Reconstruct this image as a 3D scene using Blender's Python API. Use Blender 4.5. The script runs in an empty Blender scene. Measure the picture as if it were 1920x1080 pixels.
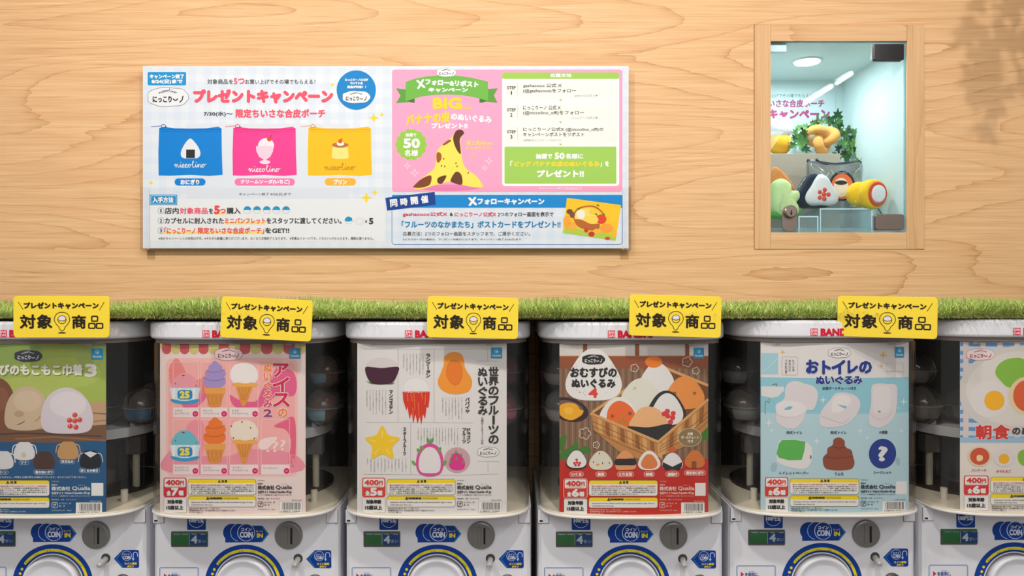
import bpy, bmesh, math, random
import numpy as np
from mathutils import Vector, Matrix
from mathutils.geometry import tessellate_polygon

# ------------------------------------------------------------------ camera, world, lights, exposure
PI = math.pi
F = 1389.0                       # focal length in pixels of a 1920 px wide frame
scn = bpy.context.scene
COL = scn.collection
cam_data = bpy.data.cameras.new('camera'); cam = bpy.data.objects.new('camera', cam_data); COL.objects.link(cam)
cam.location = (0, 0, 0); cam.rotation_euler = (PI/2, 0, 0)
cam_data.sensor_width = 36.0; cam_data.lens = 36.0*F/1920.0; cam_data.clip_start = 0.01
scn.camera = cam
scn.view_settings.view_transform = 'Standard'; scn.view_settings.look = 'None'
scn.view_settings.gamma = 1.0; scn.view_settings.use_curve_mapping = False
scn.view_settings.exposure = 0.06
scn.cycles.max_bounces = 12; scn.cycles.transparent_max_bounces = 24

world = bpy.data.worlds.new('world'); scn.world = world; world.use_nodes = True
world.node_tree.nodes['Background'].inputs[0].default_value = (0.95, 0.97, 1.0, 1)
world.node_tree.nodes['Background'].inputs[1].default_value = 0.30

def area(name, loc, aim, power, sx, sy, col=(1, 1, 1), shape='RECTANGLE', spread=PI):
    l = bpy.data.lights.new(name, 'AREA'); l.shape = shape; l.size = sx; l.size_y = sy
    l.energy = power; l.color = col; l.spread = spread
    o = bpy.data.objects.new(name, l); COL.objects.link(o); o.location = loc
    d = Vector(aim)-Vector(loc); o.rotation_euler = d.to_track_quat('-Z', 'Y').to_euler()
    return o
area('ceiling_spotlight', (-0.85, 0.42, 1.08), (-0.70, 1.7, -0.1), 10.6, 0.08, 0.08, (1.0, 0.95, 0.88), 'DISK')
area('ceiling_spotlight', (0.25, 0.42, 1.08), (0.20, 1.7, -0.1), 9.6, 0.08, 0.08, (1.0, 0.95, 0.88), 'DISK')
area('ceiling_spotlight', (1.30, 0.30, 1.08), (1.10, 1.7, -0.1), 6.0, 0.08, 0.08, (1.0, 0.95, 0.88), 'DISK')
area('ceiling_panel_light', (-0.5, -0.9, 1.10), (-0.5, -0.7, -0.2), 31.0, 2.2, 0.9, (0.98, 0.985, 1.0))
area('ceiling_panel_light', (0.9, -2.2, 1.10), (0.9, -1.8, -0.3), 25.0, 2.2, 0.9, (0.98, 0.985, 1.0))

# ------------------------------------------------------------------ materials
def lin(c):
    return tuple(((x/255.0)/12.92 if x <= 10.3 else ((x/255.0+0.055)/1.055)**2.4) for x in c)
_m = {}
def pm(name, c, rough=0.5, spec=0.5, metal=0.0, **kw):
    key = (name, c, rough, spec, metal)
    if key in _m: return _m[key]
    m = bpy.data.materials.new(name); m.use_nodes = True
    b = m.node_tree.nodes['Principled BSDF']
    b.inputs['Base Color'].default_value = (*lin(c), 1); b.inputs['Roughness'].default_value = rough
    b.inputs['Specular IOR Level'].default_value = spec; b.inputs['Metallic'].default_value = metal
    for k, v in kw.items(): b.inputs[k.replace('_', ' ')].default_value = v
    _m[key] = m
    return m
def ink(c):
    return pm('ink_%d_%d_%d' % c, c, 0.55, 0.25)
def emis(name, c, s):
    m = bpy.data.materials.new(name); m.use_nodes = True
    b = m.node_tree.nodes['Principled BSDF']
    b.inputs['Base Color'].default_value = (0.8, 0.8, 0.8, 1)
    b.inputs['Emission Color'].default_value = (*c, 1); b.inputs['Emission Strength'].default_value = s
    return m
def fuzzy(name, c, c2=None, scale=140, bump=0.5, rough=0.9):
    m = bpy.data.materials.new(name); m.use_nodes = True; nt = m.node_tree; b = nt.nodes['Principled BSDF']
    tc = nt.nodes.new('ShaderNodeTexCoord'); n = nt.nodes.new('ShaderNodeTexNoise'); n.inputs['Scale'].default_value = scale; n.inputs['Detail'].default_value = 5
    nt.links.new(tc.outputs['Object'], n.inputs['Vector'])
    r = nt.nodes.new('ShaderNodeMix'); r.data_type = 'RGBA'
    r.inputs[6].default_value = (*lin(c), 1); r.inputs[7].default_value = (*lin(c2 or tuple(int(x*0.85) for x in c)), 1)
    nt.links.new(n.outputs['Fac'], r.inputs[0]); nt.links.new(r.outputs[2], b.inputs['Base Color'])
    bp = nt.nodes.new('ShaderNodeBump'); bp.inputs['Strength'].default_value = bump; bp.inputs['Distance'].default_value = 0.002
    nt.links.new(n.outputs['Fac'], bp.inputs['Height']); nt.links.new(bp.outputs[0], b.inputs['Normal'])
    b.inputs['Roughness'].default_value = rough; b.inputs['Sheen Weight'].default_value = 0.25; b.inputs['Specular IOR Level'].default_value = 0.1
    return m
def thin_glass(name, tint=(1, 1, 1), rough=0.0, ior=1.5, haze=0.0):
    """Clear sheet: Fresnel reflection over straight transmission, with a little surface haze of its own."""
    m = bpy.data.materials.new(name); m.use_nodes = True; nt = m.node_tree; nt.nodes.clear()
    out = nt.nodes.new('ShaderNodeOutputMaterial'); mix = nt.nodes.new('ShaderNodeMixShader')
    def mth(op, *a):
        n = nt.nodes.new('ShaderNodeMath'); n.operation = op
        for i, x in enumerate(a):
            if isinstance(x, (int, float)): n.inputs[i].default_value = x
            else: nt.links.new(x, n.inputs[i])
        return n.outputs[0]
    ge = nt.nodes.new('ShaderNodeNewGeometry'); dt = nt.nodes.new('ShaderNodeVectorMath'); dt.operation = 'DOT_PRODUCT'
    nt.links.new(ge.outputs['Normal'], dt.inputs[0]); nt.links.new(ge.outputs['Incoming'], dt.inputs[1])
    f0 = ((ior-1)/(ior+1))**2       # Schlick's Fresnel, the same from both sides of the sheet
    fr = mth('MULTIPLY_ADD', mth('POWER', mth('SUBTRACT', 1.0, mth('ABSOLUTE', dt.outputs['Value'])), 5.0), 1-f0, f0)
    tr = nt.nodes.new('ShaderNodeBsdfTransparent'); tr.inputs[0].default_value = (*tint, 1)
    gl = nt.nodes.new('ShaderNodeBsdfGlossy'); gl.inputs['Roughness'].default_value = rough
    nt.links.new(fr, mix.inputs[0]); nt.links.new(gl.outputs[0], mix.inputs[2])
    if haze > 0:
        df = nt.nodes.new('ShaderNodeBsdfDiffuse'); df.inputs[0].default_value = (0.8, 0.8, 0.8, 1)
        m2 = nt.nodes.new('ShaderNodeMixShader'); m2.inputs[0].default_value = haze
        nt.links.new(tr.outputs[0], m2.inputs[1]); nt.links.new(df.outputs[0], m2.inputs[2]); nt.links.new(m2.outputs[0], mix.inputs[1])
    else: nt.links.new(tr.outputs[0], mix.inputs[1])
    nt.links.new(mix.outputs[0], out.inputs[0])
    return m
def wood(name, axis='X', base=(232, 186, 137), dark=(190, 134, 86), light=(243, 203, 156), cath=True, seed=0.0):
    m = bpy.data.materials.new(name); m.use_nodes = True; nt = m.node_tree; b = nt.nodes['Principled BSDF']; L = nt.links.new
    def node(t, **kw):
        n = nt.nodes.new(t)
        for k, v in kw.items():
            if k in n.inputs: n.inputs[k].default_value = v
            else: setattr(n, k, v)
        return n
    tc = node('ShaderNodeTexCoord'); mp = node('ShaderNodeMapping')
    mp.inputs['Location'].default_value = (seed, 0, seed*0.37)
    if axis == 'Z': mp.inputs['Rotation'].default_value = (0, PI/2, 0)
    L(tc.outputs['Object'], mp.inputs['Vector'])
    def stretched(sx, sz, detail, rough=0.5, dist=0.0):
        s = node('ShaderNodeMapping'); s.inputs['Scale'].default_value = (sx, 0.01, sz); L(mp.outputs[0], s.inputs['Vector'])
        n = node('ShaderNodeTexNoise'); n.inputs['Scale'].default_value = 1; n.inputs['Detail'].default_value = detail
        n.inputs['Roughness'].default_value = rough; n.inputs['Distortion'].default_value = dist
        L(s.outputs[0], n.inputs['Vector']); return n
    def math_(op, a, bb=None, c=None):
        n = node('ShaderNodeMath', operation=op)
        for i, v in enumerate((a, bb, c)):
            if v is None: continue
            if isinstance(v, (int, float)): n.inputs[i].default_value = v
            else: L(v, n.inputs[i])
        return n.outputs[0]
    # growth rings: contour lines of a broad height field stretched along the grain -> nested cathedral figures
    broad = stretched(0.75, 4.4, 0.6, 0.4, 0.0); wob = stretched(9, 60, 2.0)
    h = math_('MULTIPLY_ADD', wob.outputs['Fac'], 0.018, broad.outputs['Fac'])
    ring = math_('FRACT', math_('MULTIPLY', h, 21.0 if cath else 9.0))
    edge = math_('ADD', math_('POWER', ring, 16.0), math_('MULTIPLY', math_('POWER', ring, 3.0), 0.22))                       # a soft ramp that ends in a sharp late-wood line
    fade = stretched(2.0, 5.0, 2.0)
    edge = math_('MULTIPLY', edge, math_('SMOOTH_MIN', math_('MULTIPLY', fade.outputs['Fac'], 1.1), 1.0, 0.1))
    pores = stretched(6, 480, 2.0, 0.6); pl = math_('MULTIPLY', math_('POWER', math_('SUBTRACT', 1.0, pores.outputs['Fac']), 4.0), 3.6)
    streak = stretched(2.6, 105, 3.0, 0.6)
    st = math_('SUBTRACT', streak.outputs['Fac'], 0.5)
    cr = node('ShaderNodeMix', data_type='RGBA'); cr.inputs[6].default_value = (*lin(light), 1); cr.inputs[7].default_value = (*lin(base), 1)
    L(math_('ADD', math_('MULTIPLY', st, 3.4), 0.5), cr.inputs[0]); cr.clamp_factor = True
    c2 = node('ShaderNodeMix', data_type='RGBA'); L(cr.outputs[2], c2.inputs[6]); c2.inputs[7].default_value = (*lin(dark), 1); c2.clamp_factor = True
    L(math_('ADD', math_('MULTIPLY', edge, 0.75), math_('MULTIPLY', pl, 0.62)), c2.inputs[0])
    L(c2.outputs[2], b.inputs['Base Color'])
    bp = node('ShaderNodeBump'); bp.inputs['Strength'].default_value = 0.12; bp.inputs['Distance'].default_value = 0.0006
    L(pores.outputs['Fac'], bp.inputs['Height']); L(bp.outputs[0], b.inputs['Normal'])
    b.inputs['Roughness'].default_value = 0.55; b.inputs['Specular IOR Level'].default_value = 0.25
    return m

# ------------------------------------------------------------------ objects
ORG = {}
def thing(name, label, cat, loc=(0, 0, 0), group=None):
    o = bpy.data.objects.new(name, None); COL.objects.link(o); o.location = loc; o.empty_display_size = 0.02
    o['label'] = label; o['category'] = cat
    if group: o['group'] = group
    ORG[o] = Vector(loc)
    return o
def tag(o, label, cat, group=None):
    o['label'] = label; o['category'] = cat
    if group: o['group'] = group
    return o
def mk(name, geo, mat, parent=None, smooth=False, kind=None, label=None, loc=None, bevel=0.0, bseg=2, fm=None):
    """One mesh object from world-space (verts, faces). Under a parent the vertices are taken relative to the thing's base."""
    v, f = geo
    org = ORG[parent] if parent is not None else Vector(loc or (0, 0, 0))
    me = bpy.data.meshes.new(name)
    me.from_pydata([(x[0]-org[0], x[1]-org[1], x[2]-org[2]) for x in v], [], f)
    for m in (mat if isinstance(mat, (list, tuple)) else [mat]): me.materials.append(m)
    if fm: me.polygons.foreach_set('material_index', fm)
    me.validate(); me.update()
    if smooth:
        me.polygons.foreach_set('use_smooth', [True]*len(me.polygons))
    o = bpy.data.objects.new(name, me); COL.objects.link(o)
    if parent is not None: o.parent = parent
    else: o.location = org
    ORG[o] = org
    if bevel:
        md = o.modifiers.new('bevel', 'BEVEL'); md.width = bevel; md.segments = bseg; md.limit_method = 'ANGLE'; md.angle_limit = 0.6
        me.polygons.foreach_set('use_smooth', [True]*len(me.polygons))
        w = o.modifiers.new('wn', 'WEIGHTED_NORMAL'); w.keep_sharp = True
    if kind: o['kind'] = kind
    if label: o['label'] = label
    return o
def dup(o, parent=None):
    c = o.copy(); COL.objects.link(c)
    if parent is not None: c.parent = parent
    for ch in list(o.children): dup(ch, c)
    return c
def join(*gs):
    V, Fc = [], []
    for v, f in gs:
        n = len(V); V += list(v); Fc += [tuple(i+n for i in q) for q in f]
    return V, Fc
def xf(g, M):
    return [tuple(M @ Vector(p)) for p in g[0]], g[1]
def box(x0, x1, y0, y1, z0, z1):
    v = [(x, y, z) for x in (x0, x1) for y in (y0, y1) for z in (z0, z1)]
    return v, [(0, 1, 3, 2), (4, 6, 7, 5), (0, 4, 5, 1), (2, 3, 7, 6), (0, 2, 6, 4), (1, 5, 7, 3)]
def prism(outline, a, b, axis='Y'):
    """outline: 2-D points; extruded between a and b. axis Y: outline is (x,z); axis Z: outline is (x,y)."""
    n = len(outline)
    mkp = (lambda p, t: (p[0], t, p[1])) if axis == 'Y' else (lambda p, t: (p[0], p[1], t))
    v = [mkp(p, a) for p in outline]+[mkp(p, b) for p in outline]
    f = [(i, (i+1) % n, n+(i+1) % n, n+i) for i in range(n)]
    return v, f+[tuple(reversed(range(n))), tuple(range(n, 2*n))]
def rrect2(x0, y0, x1, y1, r, n=5):
    r = min(r, (x1-x0)/2, (y1-y0)/2); P = []
    for cx, cy, a in ((x1-r, y0+r, -90), (x1-r, y1-r, 0), (x0+r, y1-r, 90), (x0+r, y0+r, 180)):
        for k in range(n+1):
            t = math.radians(a+90*k/n); P.append((cx+r*math.cos(t), cy+r*math.sin(t)))
    return P
def ell2(cx, cy, rx, ry, n=28, rot=0):
    c, s = math.cos(math.radians(rot)), math.sin(math.radians(rot)); P = []
    for k in range(n):
        a = 2*PI*k/n; x, y = rx*math.cos(a), ry*math.sin(a); P.append((cx+x*c-y*s, cy+x*s+y*c))
    return P
def lathe(prof, n=24, c=(0, 0, 0), axis='Z'):
    """prof: (radius, height) pairs."""
    v, f = [], []
    for r, h in prof:
        for k in range(n):
            a = 2*PI*k/n; x, y = r*math.cos(a), r*math.sin(a)
            p = {'Z': (x, y, h), 'Y': (x, h, y), 'X': (h, x, y)}[axis]
            v.append((p[0]+c[0], p[1]+c[1], p[2]+c[2]))
    m = len(prof)
    for i in range(m-1):
        for k in range(n):
            f.append((i*n+k, i*n+(k+1) % n, (i+1)*n+(k+1) % n, (i+1)*n+k))
    f.append(tuple(range(n))); f.append(tuple(range((m-1)*n, m*n)))
    return v, f
def sphere(c, r, n=20, sq=(1, 1, 1), fn=None):
    prof = []
    v, f = [], []
    m = n//2
    for i in range(m+1):
        p = PI*i/m
        for k in range(n):
            a = 2*PI*k/n
            d = (math.sin(p)*math.cos(a), math.sin(p)*math.sin(a), math.cos(p))
            q = r*(fn(d) if fn else 1)
            v.append((c[0]+q*d[0]*sq[0], c[1]+q*d[1]*sq[1], c[2]+q*d[2]*sq[2]))
    for i in range(m):
        for k in range(n):
            f.append((i*n+k, i*n+(k+1) % n, (i+1)*n+(k+1) % n, (i+1)*n+k))
    return v, f
def tube(path, r, n=8, closed=False):
    P = [Vector(p) for p in path]; v, f = [], []; N = len(P)
    up = Vector((0.13, 0.2, 1)).normalized(); nrm = None
    for i, p in enumerate(P):
        a = P[(i-1) % N] if (closed or i > 0) else p; b = P[(i+1) % N] if (closed or i < N-1) else p
        t = (b-a).normalized()
        if nrm is None: nrm = (up-up.dot(t)*t).normalized()
        else: nrm = (nrm-nrm.dot(t)*t).normalized()
        bn = t.cross(nrm); rr = r[i] if isinstance(r, (list, tuple)) else r
        for k in range(n):
            an = 2*PI*k/n; v.append(tuple(p+(nrm*math.cos(an)+bn*math.sin(an))*rr))
    for i in range(N if closed else N-1):
        j = (i+1) % N
        for k in range(n): f.append((i*n+k, i*n+(k+1) % n, j*n+(k+1) % n, j*n+k))
    if not closed: f += [tuple(reversed(range(n))), tuple(range((N-1)*n, N*n))]
    return v, f
def spline(pts, k=8, closed=False):
    P = [Vector(p) if len(p) == 3 else Vector((p[0], p[1], 0)) for p in pts]; N = len(P); out = []
    for i in range(N if closed else N-1):
        g = (lambda j: P[j % N]) if closed else (lambda j: P[max(0, min(N-1, j))])
        a, b, c, d = g(i-1), g(i), g(i+1), g(i+2)
        for q in range(k):
            t = q/k
            out.append(0.5*((2*b)+(-a+c)*t+(2*a-5*b+4*c-d)*t*t+(-a+3*b-3*c+d)*t*t*t))
    if not closed: out.append(P[-1])
    return [tuple(p) if len(pts[0]) == 3 else (p[0], p[1]) for p in out]
def pillow(outline, c, depth, rings=9, p=0.45, q=1.0):
    """Stuffed shape: outline (x,z) about its centre, bulging to +-depth along y. Face order: front (-y) first."""
    n = len(outline); v, f = [], []
    for i in range(1, rings):
        ph = -PI/2+PI*i/rings; s = math.cos(ph)**p; yy = depth*math.copysign(abs(math.sin(ph))**q, ph)
        for x, z in outline: v.append((c[0]+x*s, c[1]+yy, c[2]+z*s))
    m = rings-1
    v += [(c[0], c[1]-depth, c[2]), (c[0], c[1]+depth, c[2])]
    for k in range(n): f.append((m*n, (k+1) % n, k))
    for i in range(m-1):
        for k in range(n): f.append((i*n+k, i*n+(k+1) % n, (i+1)*n+(k+1) % n, (i+1)*n+k))
    for k in range(n): f.append(((m-1)*n+k, (m-1)*n+(k+1) % n, m*n+1))
    return v, f
def P3(px, py, Y):
    return Vector(((px-960)/F*Y, Y, (540-py)/F*Y))

# ------------------------------------------------------------------ printed matter: flat shapes and lettering laid on a sheet
TEXT_JOBS = {}
ALL_ART = []
class LineTris(list): ln = True
class Art:
    """Collects ink shapes in sheet coordinates (u right, v down) and lays them on a surface: surf(u, v, lift)."""
    def __init__(s, surf, eps=0.00010, slice_w=None):
        s.surf = surf; s.eps = eps; s.shapes = []; s.texts = []; s.sw = slice_w; s.clip = None
    def _tri(s, a, b, c, out):
        if s.sw:
            pts = (a, b, c); d = [abs(pts[i][0]-pts[(i+1) % 3][0]) for i in range(3)]; m = max(d)
            if m > s.sw:
                i = d.index(m); p, q, r = pts[i], pts[(i+1) % 3], pts[(i+2) % 3]
                h = ((p[0]+q[0])/2, (p[1]+q[1])/2)
                s._tri(p, h, r, out); s._tri(h, q, r, out); return
        out.append((a, b, c))
    def poly(s, pts, c, L=1):
        t = []
        P = [Vector((p[0], p[1], 0)) for p in pts]
        for tri in tessellate_polygon([P]):
            a, b, d = [tuple(pts[i])[:2] for i in tri]
            s._tri(a, b, d, t)
        s.shapes.append((t, c, L))
    def rect(s, x0, y0, x1, y1, c, L=1): s.poly([(x0, y0), (x1, y0), (x1, y1), (x0, y1)], c, L)
    def rr(s, x0, y0, x1, y1, r, c, L=1): s.poly(rrect2(x0, y0, x1, y1, r), c, L)
    def ell(s, cx, cy, rx, ry, c, L=1, rot=0, n=28): s.poly(ell2(cx, cy, rx, ry, n, rot), c, L)
    def blob(s, pts, c, L=1, k=5): s.poly(spline(pts, k, True), c, L)
    def line(s, pts, w, c, L=2, closed=False, caps=True):
        t = LineTris(); n = len(pts); h = w/2
        for i in range(n if closed else n-1):
            (x0, y0), (x1, y1) = pts[i][:2], pts[(i+1) % n][:2]
            d = math.hypot(x1-x0, y1-y0)
            if d < 1e-6: continue
            nx, ny = -(y1-y0)/d*h, (x1-x0)/d*h
            a, b, c2, d2 = (x0+nx, y0+ny), (x1+nx, y1+ny), (x1-nx, y1-ny), (x0-nx, y0-ny)
            s._tri(a, b, c2, t); s._tri(a, c2, d2, t)
        if caps and w > 0.8:
            for (x, y) in [p[:2] for p in pts]:
                H = [(x+h*math.cos(a*PI/3), y+h*math.sin(a*PI/3)) for a in range(6)]
                for j in range(1, 5): t.append((H[0], H[j], H[j+1]))
        s.shapes.append((t, c, L))
    def ring(s, cx, cy, rx, ry, w, c, L=2, n=32): s.line(ell2(cx, cy, rx, ry, n), w, c, L, True)
    def frame(s, x0, y0, x1, y1, r, w, c, L=2): s.line(rrect2(x0, y0, x1, y1, r), w, c, L, True)
    def text(s, t, x0, y0, x1, y1, c, bold=0.0, L=6, rot=0, shear=0, arc=0):
        if '\n' not in t and 'v|' == t[:2]: t = '\n'.join(t[2:])
        TEXT_JOBS.setdefault(t, None); s.texts.append((t, x0, y0, x1, y1, c, bold, L, rot, arc))
    def star(s, cx, cy, r, c, L=3, k=0.25):
        s.poly([(cx+(r if i % 2 == 0 else r*k)*math.sin(i*PI/4), cy-(r if i % 2 == 0 else r*k)*math.cos(i*PI/4)) for i in range(8)], c, L)
    def cloud(s, cx, cy, w, h, fill, edge, L=3, txt=None, lw=0.9):
        P = []
        for k in range(64):
            a = 2*PI*k/64; m = 1+0.055*abs(math.cos(3.5*a+0.0))-0.03
            ca, sa = math.cos(a), math.sin(a); P.append((cx+w/2*m*math.copysign(abs(ca)**0.8, ca), cy+h/2*m*math.copysign(abs(sa)**0.8, sa)))
        s.poly(P, fill, L)
        if edge: s.line(P, lw, edge, L+1, True, False)
        tc = txt or (50, 50, 55)
        s.script(cx-w*0.23, cy-h*0.32, w*0.46, h*0.17, tc, max(0.5, w*0.009), L+2, True)
        y0, y1 = cy-h*0.04, cy+h*0.28; x0 = cx-w*0.37
        s.text('にっこり', x0, y0, x0+w*0.46, y1, tc, w*0.007, L+2)
        s.line([(x0+w*(0.50+0.11*k/6), cy+h*(0.10+0.08*math.sin(PI*k/6))) for k in range(7)], w*0.028, tc, L+2)
        s.line([(x0+w*0.74, y0), (x0+w*0.72, cy+h*0.16), (x0+w*0.66, y1)], w*0.028, tc, L+2)
    def script(s, x, y, w, h, c, lw=1.0, L=5, arch=False):
        """The looping hand-written word 'niccolino' as one pen line."""
        pts = [(0, .55), (.25, .15), (.3, 1.0), (.4, .35), (.62, .2), (.68, .95), (.95, .75), (1.12, .2), (1.15, .9), (1.35, .9),
               (1.75, .3), (1.6, .12), (1.42, .55), (1.6, 1.0), (1.95, .75), (2.25, .25), (2.1, .12), (1.92, .55), (2.1, 1.0), (2.4, .8),
               (2.7, .2), (2.5, .35), (2.48, .85), (2.75, .95), (2.92, .5), (2.78, .15), (3.0, .35), (3.3, .1), (3.5, -.55), (3.36, -.6), (3.3, .6), (3.5, 1.0),
               (3.8, .7), (3.9, .2), (3.92, .9), (4.15, .85), (4.3, .2), (4.33, 1.0), (4.45, .35), (4.68, .2), (4.72, .9), (4.95, .8),
               (5.2, .2), (5.0, .35), (4.98, .85), (5.25, .95), (5.42, .5), (5.28, .15), (5.55, .3), (5.8, .1)]
        f = lambda p: (x+p[0]/5.8*w, y+(p[1]+.6)/1.6*h-(math.sin(PI*p[0]/5.8)*h*0.8 if arch else 0))
        s.line([f(p) for p in spline(pts, 4)], lw, c, L)
        for dx in (1.18, 3.98): 
            q = f((dx, -.3)); s.ell(q[0], q[1], lw*0.7, lw*0.7, c, L, 0, 8)
    def realise(s):
        cols, V, Fc, MI = {}, [], [], []
        def mi(c):
            if c not in cols: cols[c] = len(cols)
            return cols[c]
        n = 0
        cnt = {}
        for tris, c, L in s.shapes:
            k = mi(c); cnt[L] = cnt.get(L, 0)+1; lift = min(cnt[L], 30)*2.5e-7
            isln = k >= 0 and getattr(tris, 'ln', False)
            for ti, tri in enumerate(tris):
                ar = (tri[1][0]-tri[0][0])*(tri[2][1]-tri[0][1])-(tri[2][0]-tri[0][0])*(tri[1][1]-tri[0][1])
                if ar < 0: tri = (tri[0], tri[2], tri[1])
                if s.clip: tri = [(min(max(p[0], s.clip[0]), s.clip[1]), p[1]) for p in tri]
                for p in tri: V.append(s.surf(p[0], p[1], L*s.eps+lift+(((ti//2) % 7)*1.6e-6 if isln else 0)))
                Fc.append((n, n+2, n+1)); MI.append(k); n += 3
        for (t, x0, y0, x1, y1, c, bold, L, rot, arc) in s.texts:
            g = TEXT_JOBS[t]
            if g is None: continue
            co, tris, bnd, (a0, b0, a1, b1) = g
            sx = (x1-x0)/max(1e-6, a1-a0); sy = (y1-y0)/max(1e-6, b1-b0)
            cx, cy = (x0+x1)/2, (y0+y1)/2; cr, sr = math.cos(math.radians(rot)), math.sin(math.radians(rot))
            def tf(px, py):
                u = (px-(a0+a1)/2)*sx; v = -(py-(b0+b1)/2)*sy
                if arc: v -= arc*(1-(2*u/(x1-x0))**2)
                return (cx+u*cr-v*sr, cy+u*sr+v*cr)
            k = mi(c); W = [tf(*p) for p in co]
            V += [s.surf(p[0], p[1], L*s.eps) for p in W]
            for tri in tris: Fc.append(tuple(i+n for i in tri)); MI.append(k)
            n += len(co)
            if bold > 0:
                for bi, (i, j) in enumerate(bnd):
                    (xa, ya), (xb, yb) = W[i], W[j]; d = math.hypot(xb-xa, yb-ya)
                    if d < 1e-5: continue
                    ux, uy = (xb-xa)/d*bold, (yb-ya)/d*bold
                    q = [(xa-uy, ya+ux), (xa-ux*.8, ya-uy*.8), (xa+uy, ya-ux), (xb+uy, yb-ux), (xb+ux*.8, yb+uy*.8), (xb-uy, yb+ux)]
                    V += [s.surf(p[0], p[1], (L+0.2)*s.eps+(bi*5 % 17)*2.4e-6) for p in q]
                    Fc.append((n, n+1, n+2, n+3, n+4, n+5)); MI.append(k); n += 6
        me = s.obj.data; org = ORG[s.parent]
        me.from_pydata([(p[0]-org[0], p[1]-org[1], p[2]-org[2]) for p in V], [], Fc)
        for c in cols: me.materials.append(ink(c))
        me.polygons.foreach_set('material_index', MI); me.update()
    def reserve(s, name, parent):
        """Create the print object now (so things can be copied), fill its mesh later."""
        s.name, s.parent = name, parent
        s.obj = bpy.data.objects.new(name, bpy.data.meshes.new(name)); COL.objects.link(s.obj); s.obj.parent = parent
        ORG[s.obj] = ORG[parent]; ALL_ART.append(s); return s.obj
def realise_art():
    objs = []
    for i, t in enumerate(TEXT_JOBS):
        cu = bpy.data.curves.new('lettering', 'FONT'); cu.body = t; cu.resolution_u = 2
        if '\n' in t: cu.align_x = 'CENTER'; cu.space_line = 0.82
        o = bpy.data.objects.new('lettering', cu); COL.objects.link(o); objs.append((t, o))
    bpy.context.view_layer.update(); dg = bpy.context.evaluated_depsgraph_get()
    for t, o in objs:
        ev = o.evaluated_get(dg); me = ev.to_mesh(); me.calc_loop_triangles()
        co = [(v.co.x, v.co.y) for v in me.vertices]
        tris, cnt = [], {}
        for lt in me.loop_triangles:
            a, b, c = lt.vertices
            if lt.normal.z < 0: a, c = c, a
            tris.append((a, b, c))
            for e in ((a, b), (b, c), (c, a)):
                k = (min(e), max(e)); cnt[k] = cnt.get(k, 0)+1
        bnd = [k for k, q in cnt.items() if q == 1]
        if co:
            xs = [p[0] for p in co]; ys = [p[1] for p in co]
            TEXT_JOBS[t] = (co, tris, bnd, (min(xs), min(ys), max(xs), max(ys)))
        ev.to_mesh_clear()
    for t, o in objs:
        cu = o.data; bpy.data.objects.remove(o); bpy.data.curves.remove(cu)
    for a in ALL_ART: a.realise()
    return
# ------------------------------------------------------------------ room shell
YW = 1.70                                   # the veneered wall
WX0, WX1 = (1413.3-960)/F*YW, (1732.5-960)/F*YW   # opening for the display case
WZ0, WZ1 = (540-467.6)/F*YW, (540-46.5)/F*YW
oak = wood('oak_veneer')
w = join(box(-3.2, WX0, YW, YW+0.03, -1.5, 1.15), box(WX1, 3.2, YW, YW+0.03, -1.5, 1.15),
         box(WX0, WX1, YW, YW+0.03, WZ1, 1.15), box(WX0, WX1, YW, YW+0.03, -1.5, WZ0))
mk('wall_back', w, oak, kind='structure')
mk('floor', box(-3.2, 3.2, -3.2, YW+0.03, -1.55, -1.5), pm('floor_vinyl', (150, 135, 120), 0.4), kind='structure')
mk('ceiling', box(-3.2, 3.2, -3.2, YW+0.4, 1.15, 1.2), pm('ceiling_paint', (235, 233, 228), 0.8), kind='structure')

# tube lamps of the shop, behind the camera (they show as bright streaks in the glass door)
lamp_mat = emis('lamp_tube', (1.0, 0.98, 0.95), 14.0)
white_metal = pm('white_metal', (225, 225, 225), 0.4)
for i, (y0, y1, lab) in enumerate(((-1.12, -0.73, 'longer white linear tube lamp under the ceiling behind the viewer'), (-0.67, -0.49, 'shorter white linear tube lamp under the ceiling nearer the wall'))):
    t = thing('tube_lamp', lab, 'lamp', (1.79, (y0+y1)/2, 1.15))
    mk('lamp_housing', box(1.765, 1.815, y0-0.01, y1+0.01, 1.142, 1.15), white_metal, t, bevel=0.002)
    mk('tube', lathe([(0.001, y0), (0.012, y0+0.004), (0.012, y1-0.004), (0.001, y1)], 16, (1.79, 0, 1.129), 'Y'), lamp_mat, t, smooth=True)

# ------------------------------------------------------------------ display case let into the wall
def wx(px, Y=YW): return (px-960)/F*Y
def wz(py, Y=YW): return (540-py)/F*Y
case = thing('display_case', 'small lit display case with a light oak frame and glass door, let into the wall', 'display case', (wx(1572), YW, WZ0))
oak_v = wood('oak_frame_upright', 'Z', (222, 178, 132), (196, 146, 98), (232, 192, 146), False, 3.1)
oak_h = wood('oak_frame_rail', 'X', (226, 182, 136), (196, 146, 98), (236, 196, 150), False, 7.7)
yb0, yb1 = YW-0.0035, YW+0.0030
for g, m in ((box(wx(1414.2), wx(1444.3), yb0, yb1, wz(467), wz(47.5)), oak_v), (box(wx(1699.6), wx(1731.8), yb0, yb1, wz(467), wz(47.5)), oak_v),
             (box(wx(1444.6), wx(1699.3), yb0+.0003, yb1, wz(78), wz(47.5)), oak_h), (box(wx(1444.6), wx(1699.3), yb0+.0003, yb1, wz(467), wz(436)), oak_h)):
    mk('frame_board', g, m, case, bevel=0.0007)
cx0, cx1, cz0, cz1, YB = wx(1444.3), wx(1699.6), wz(436), wz(78), 2.02
inner = pm('case_lining', (212, 229, 230), 0.55, 0.3)
yi = YW+0.0035
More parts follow.
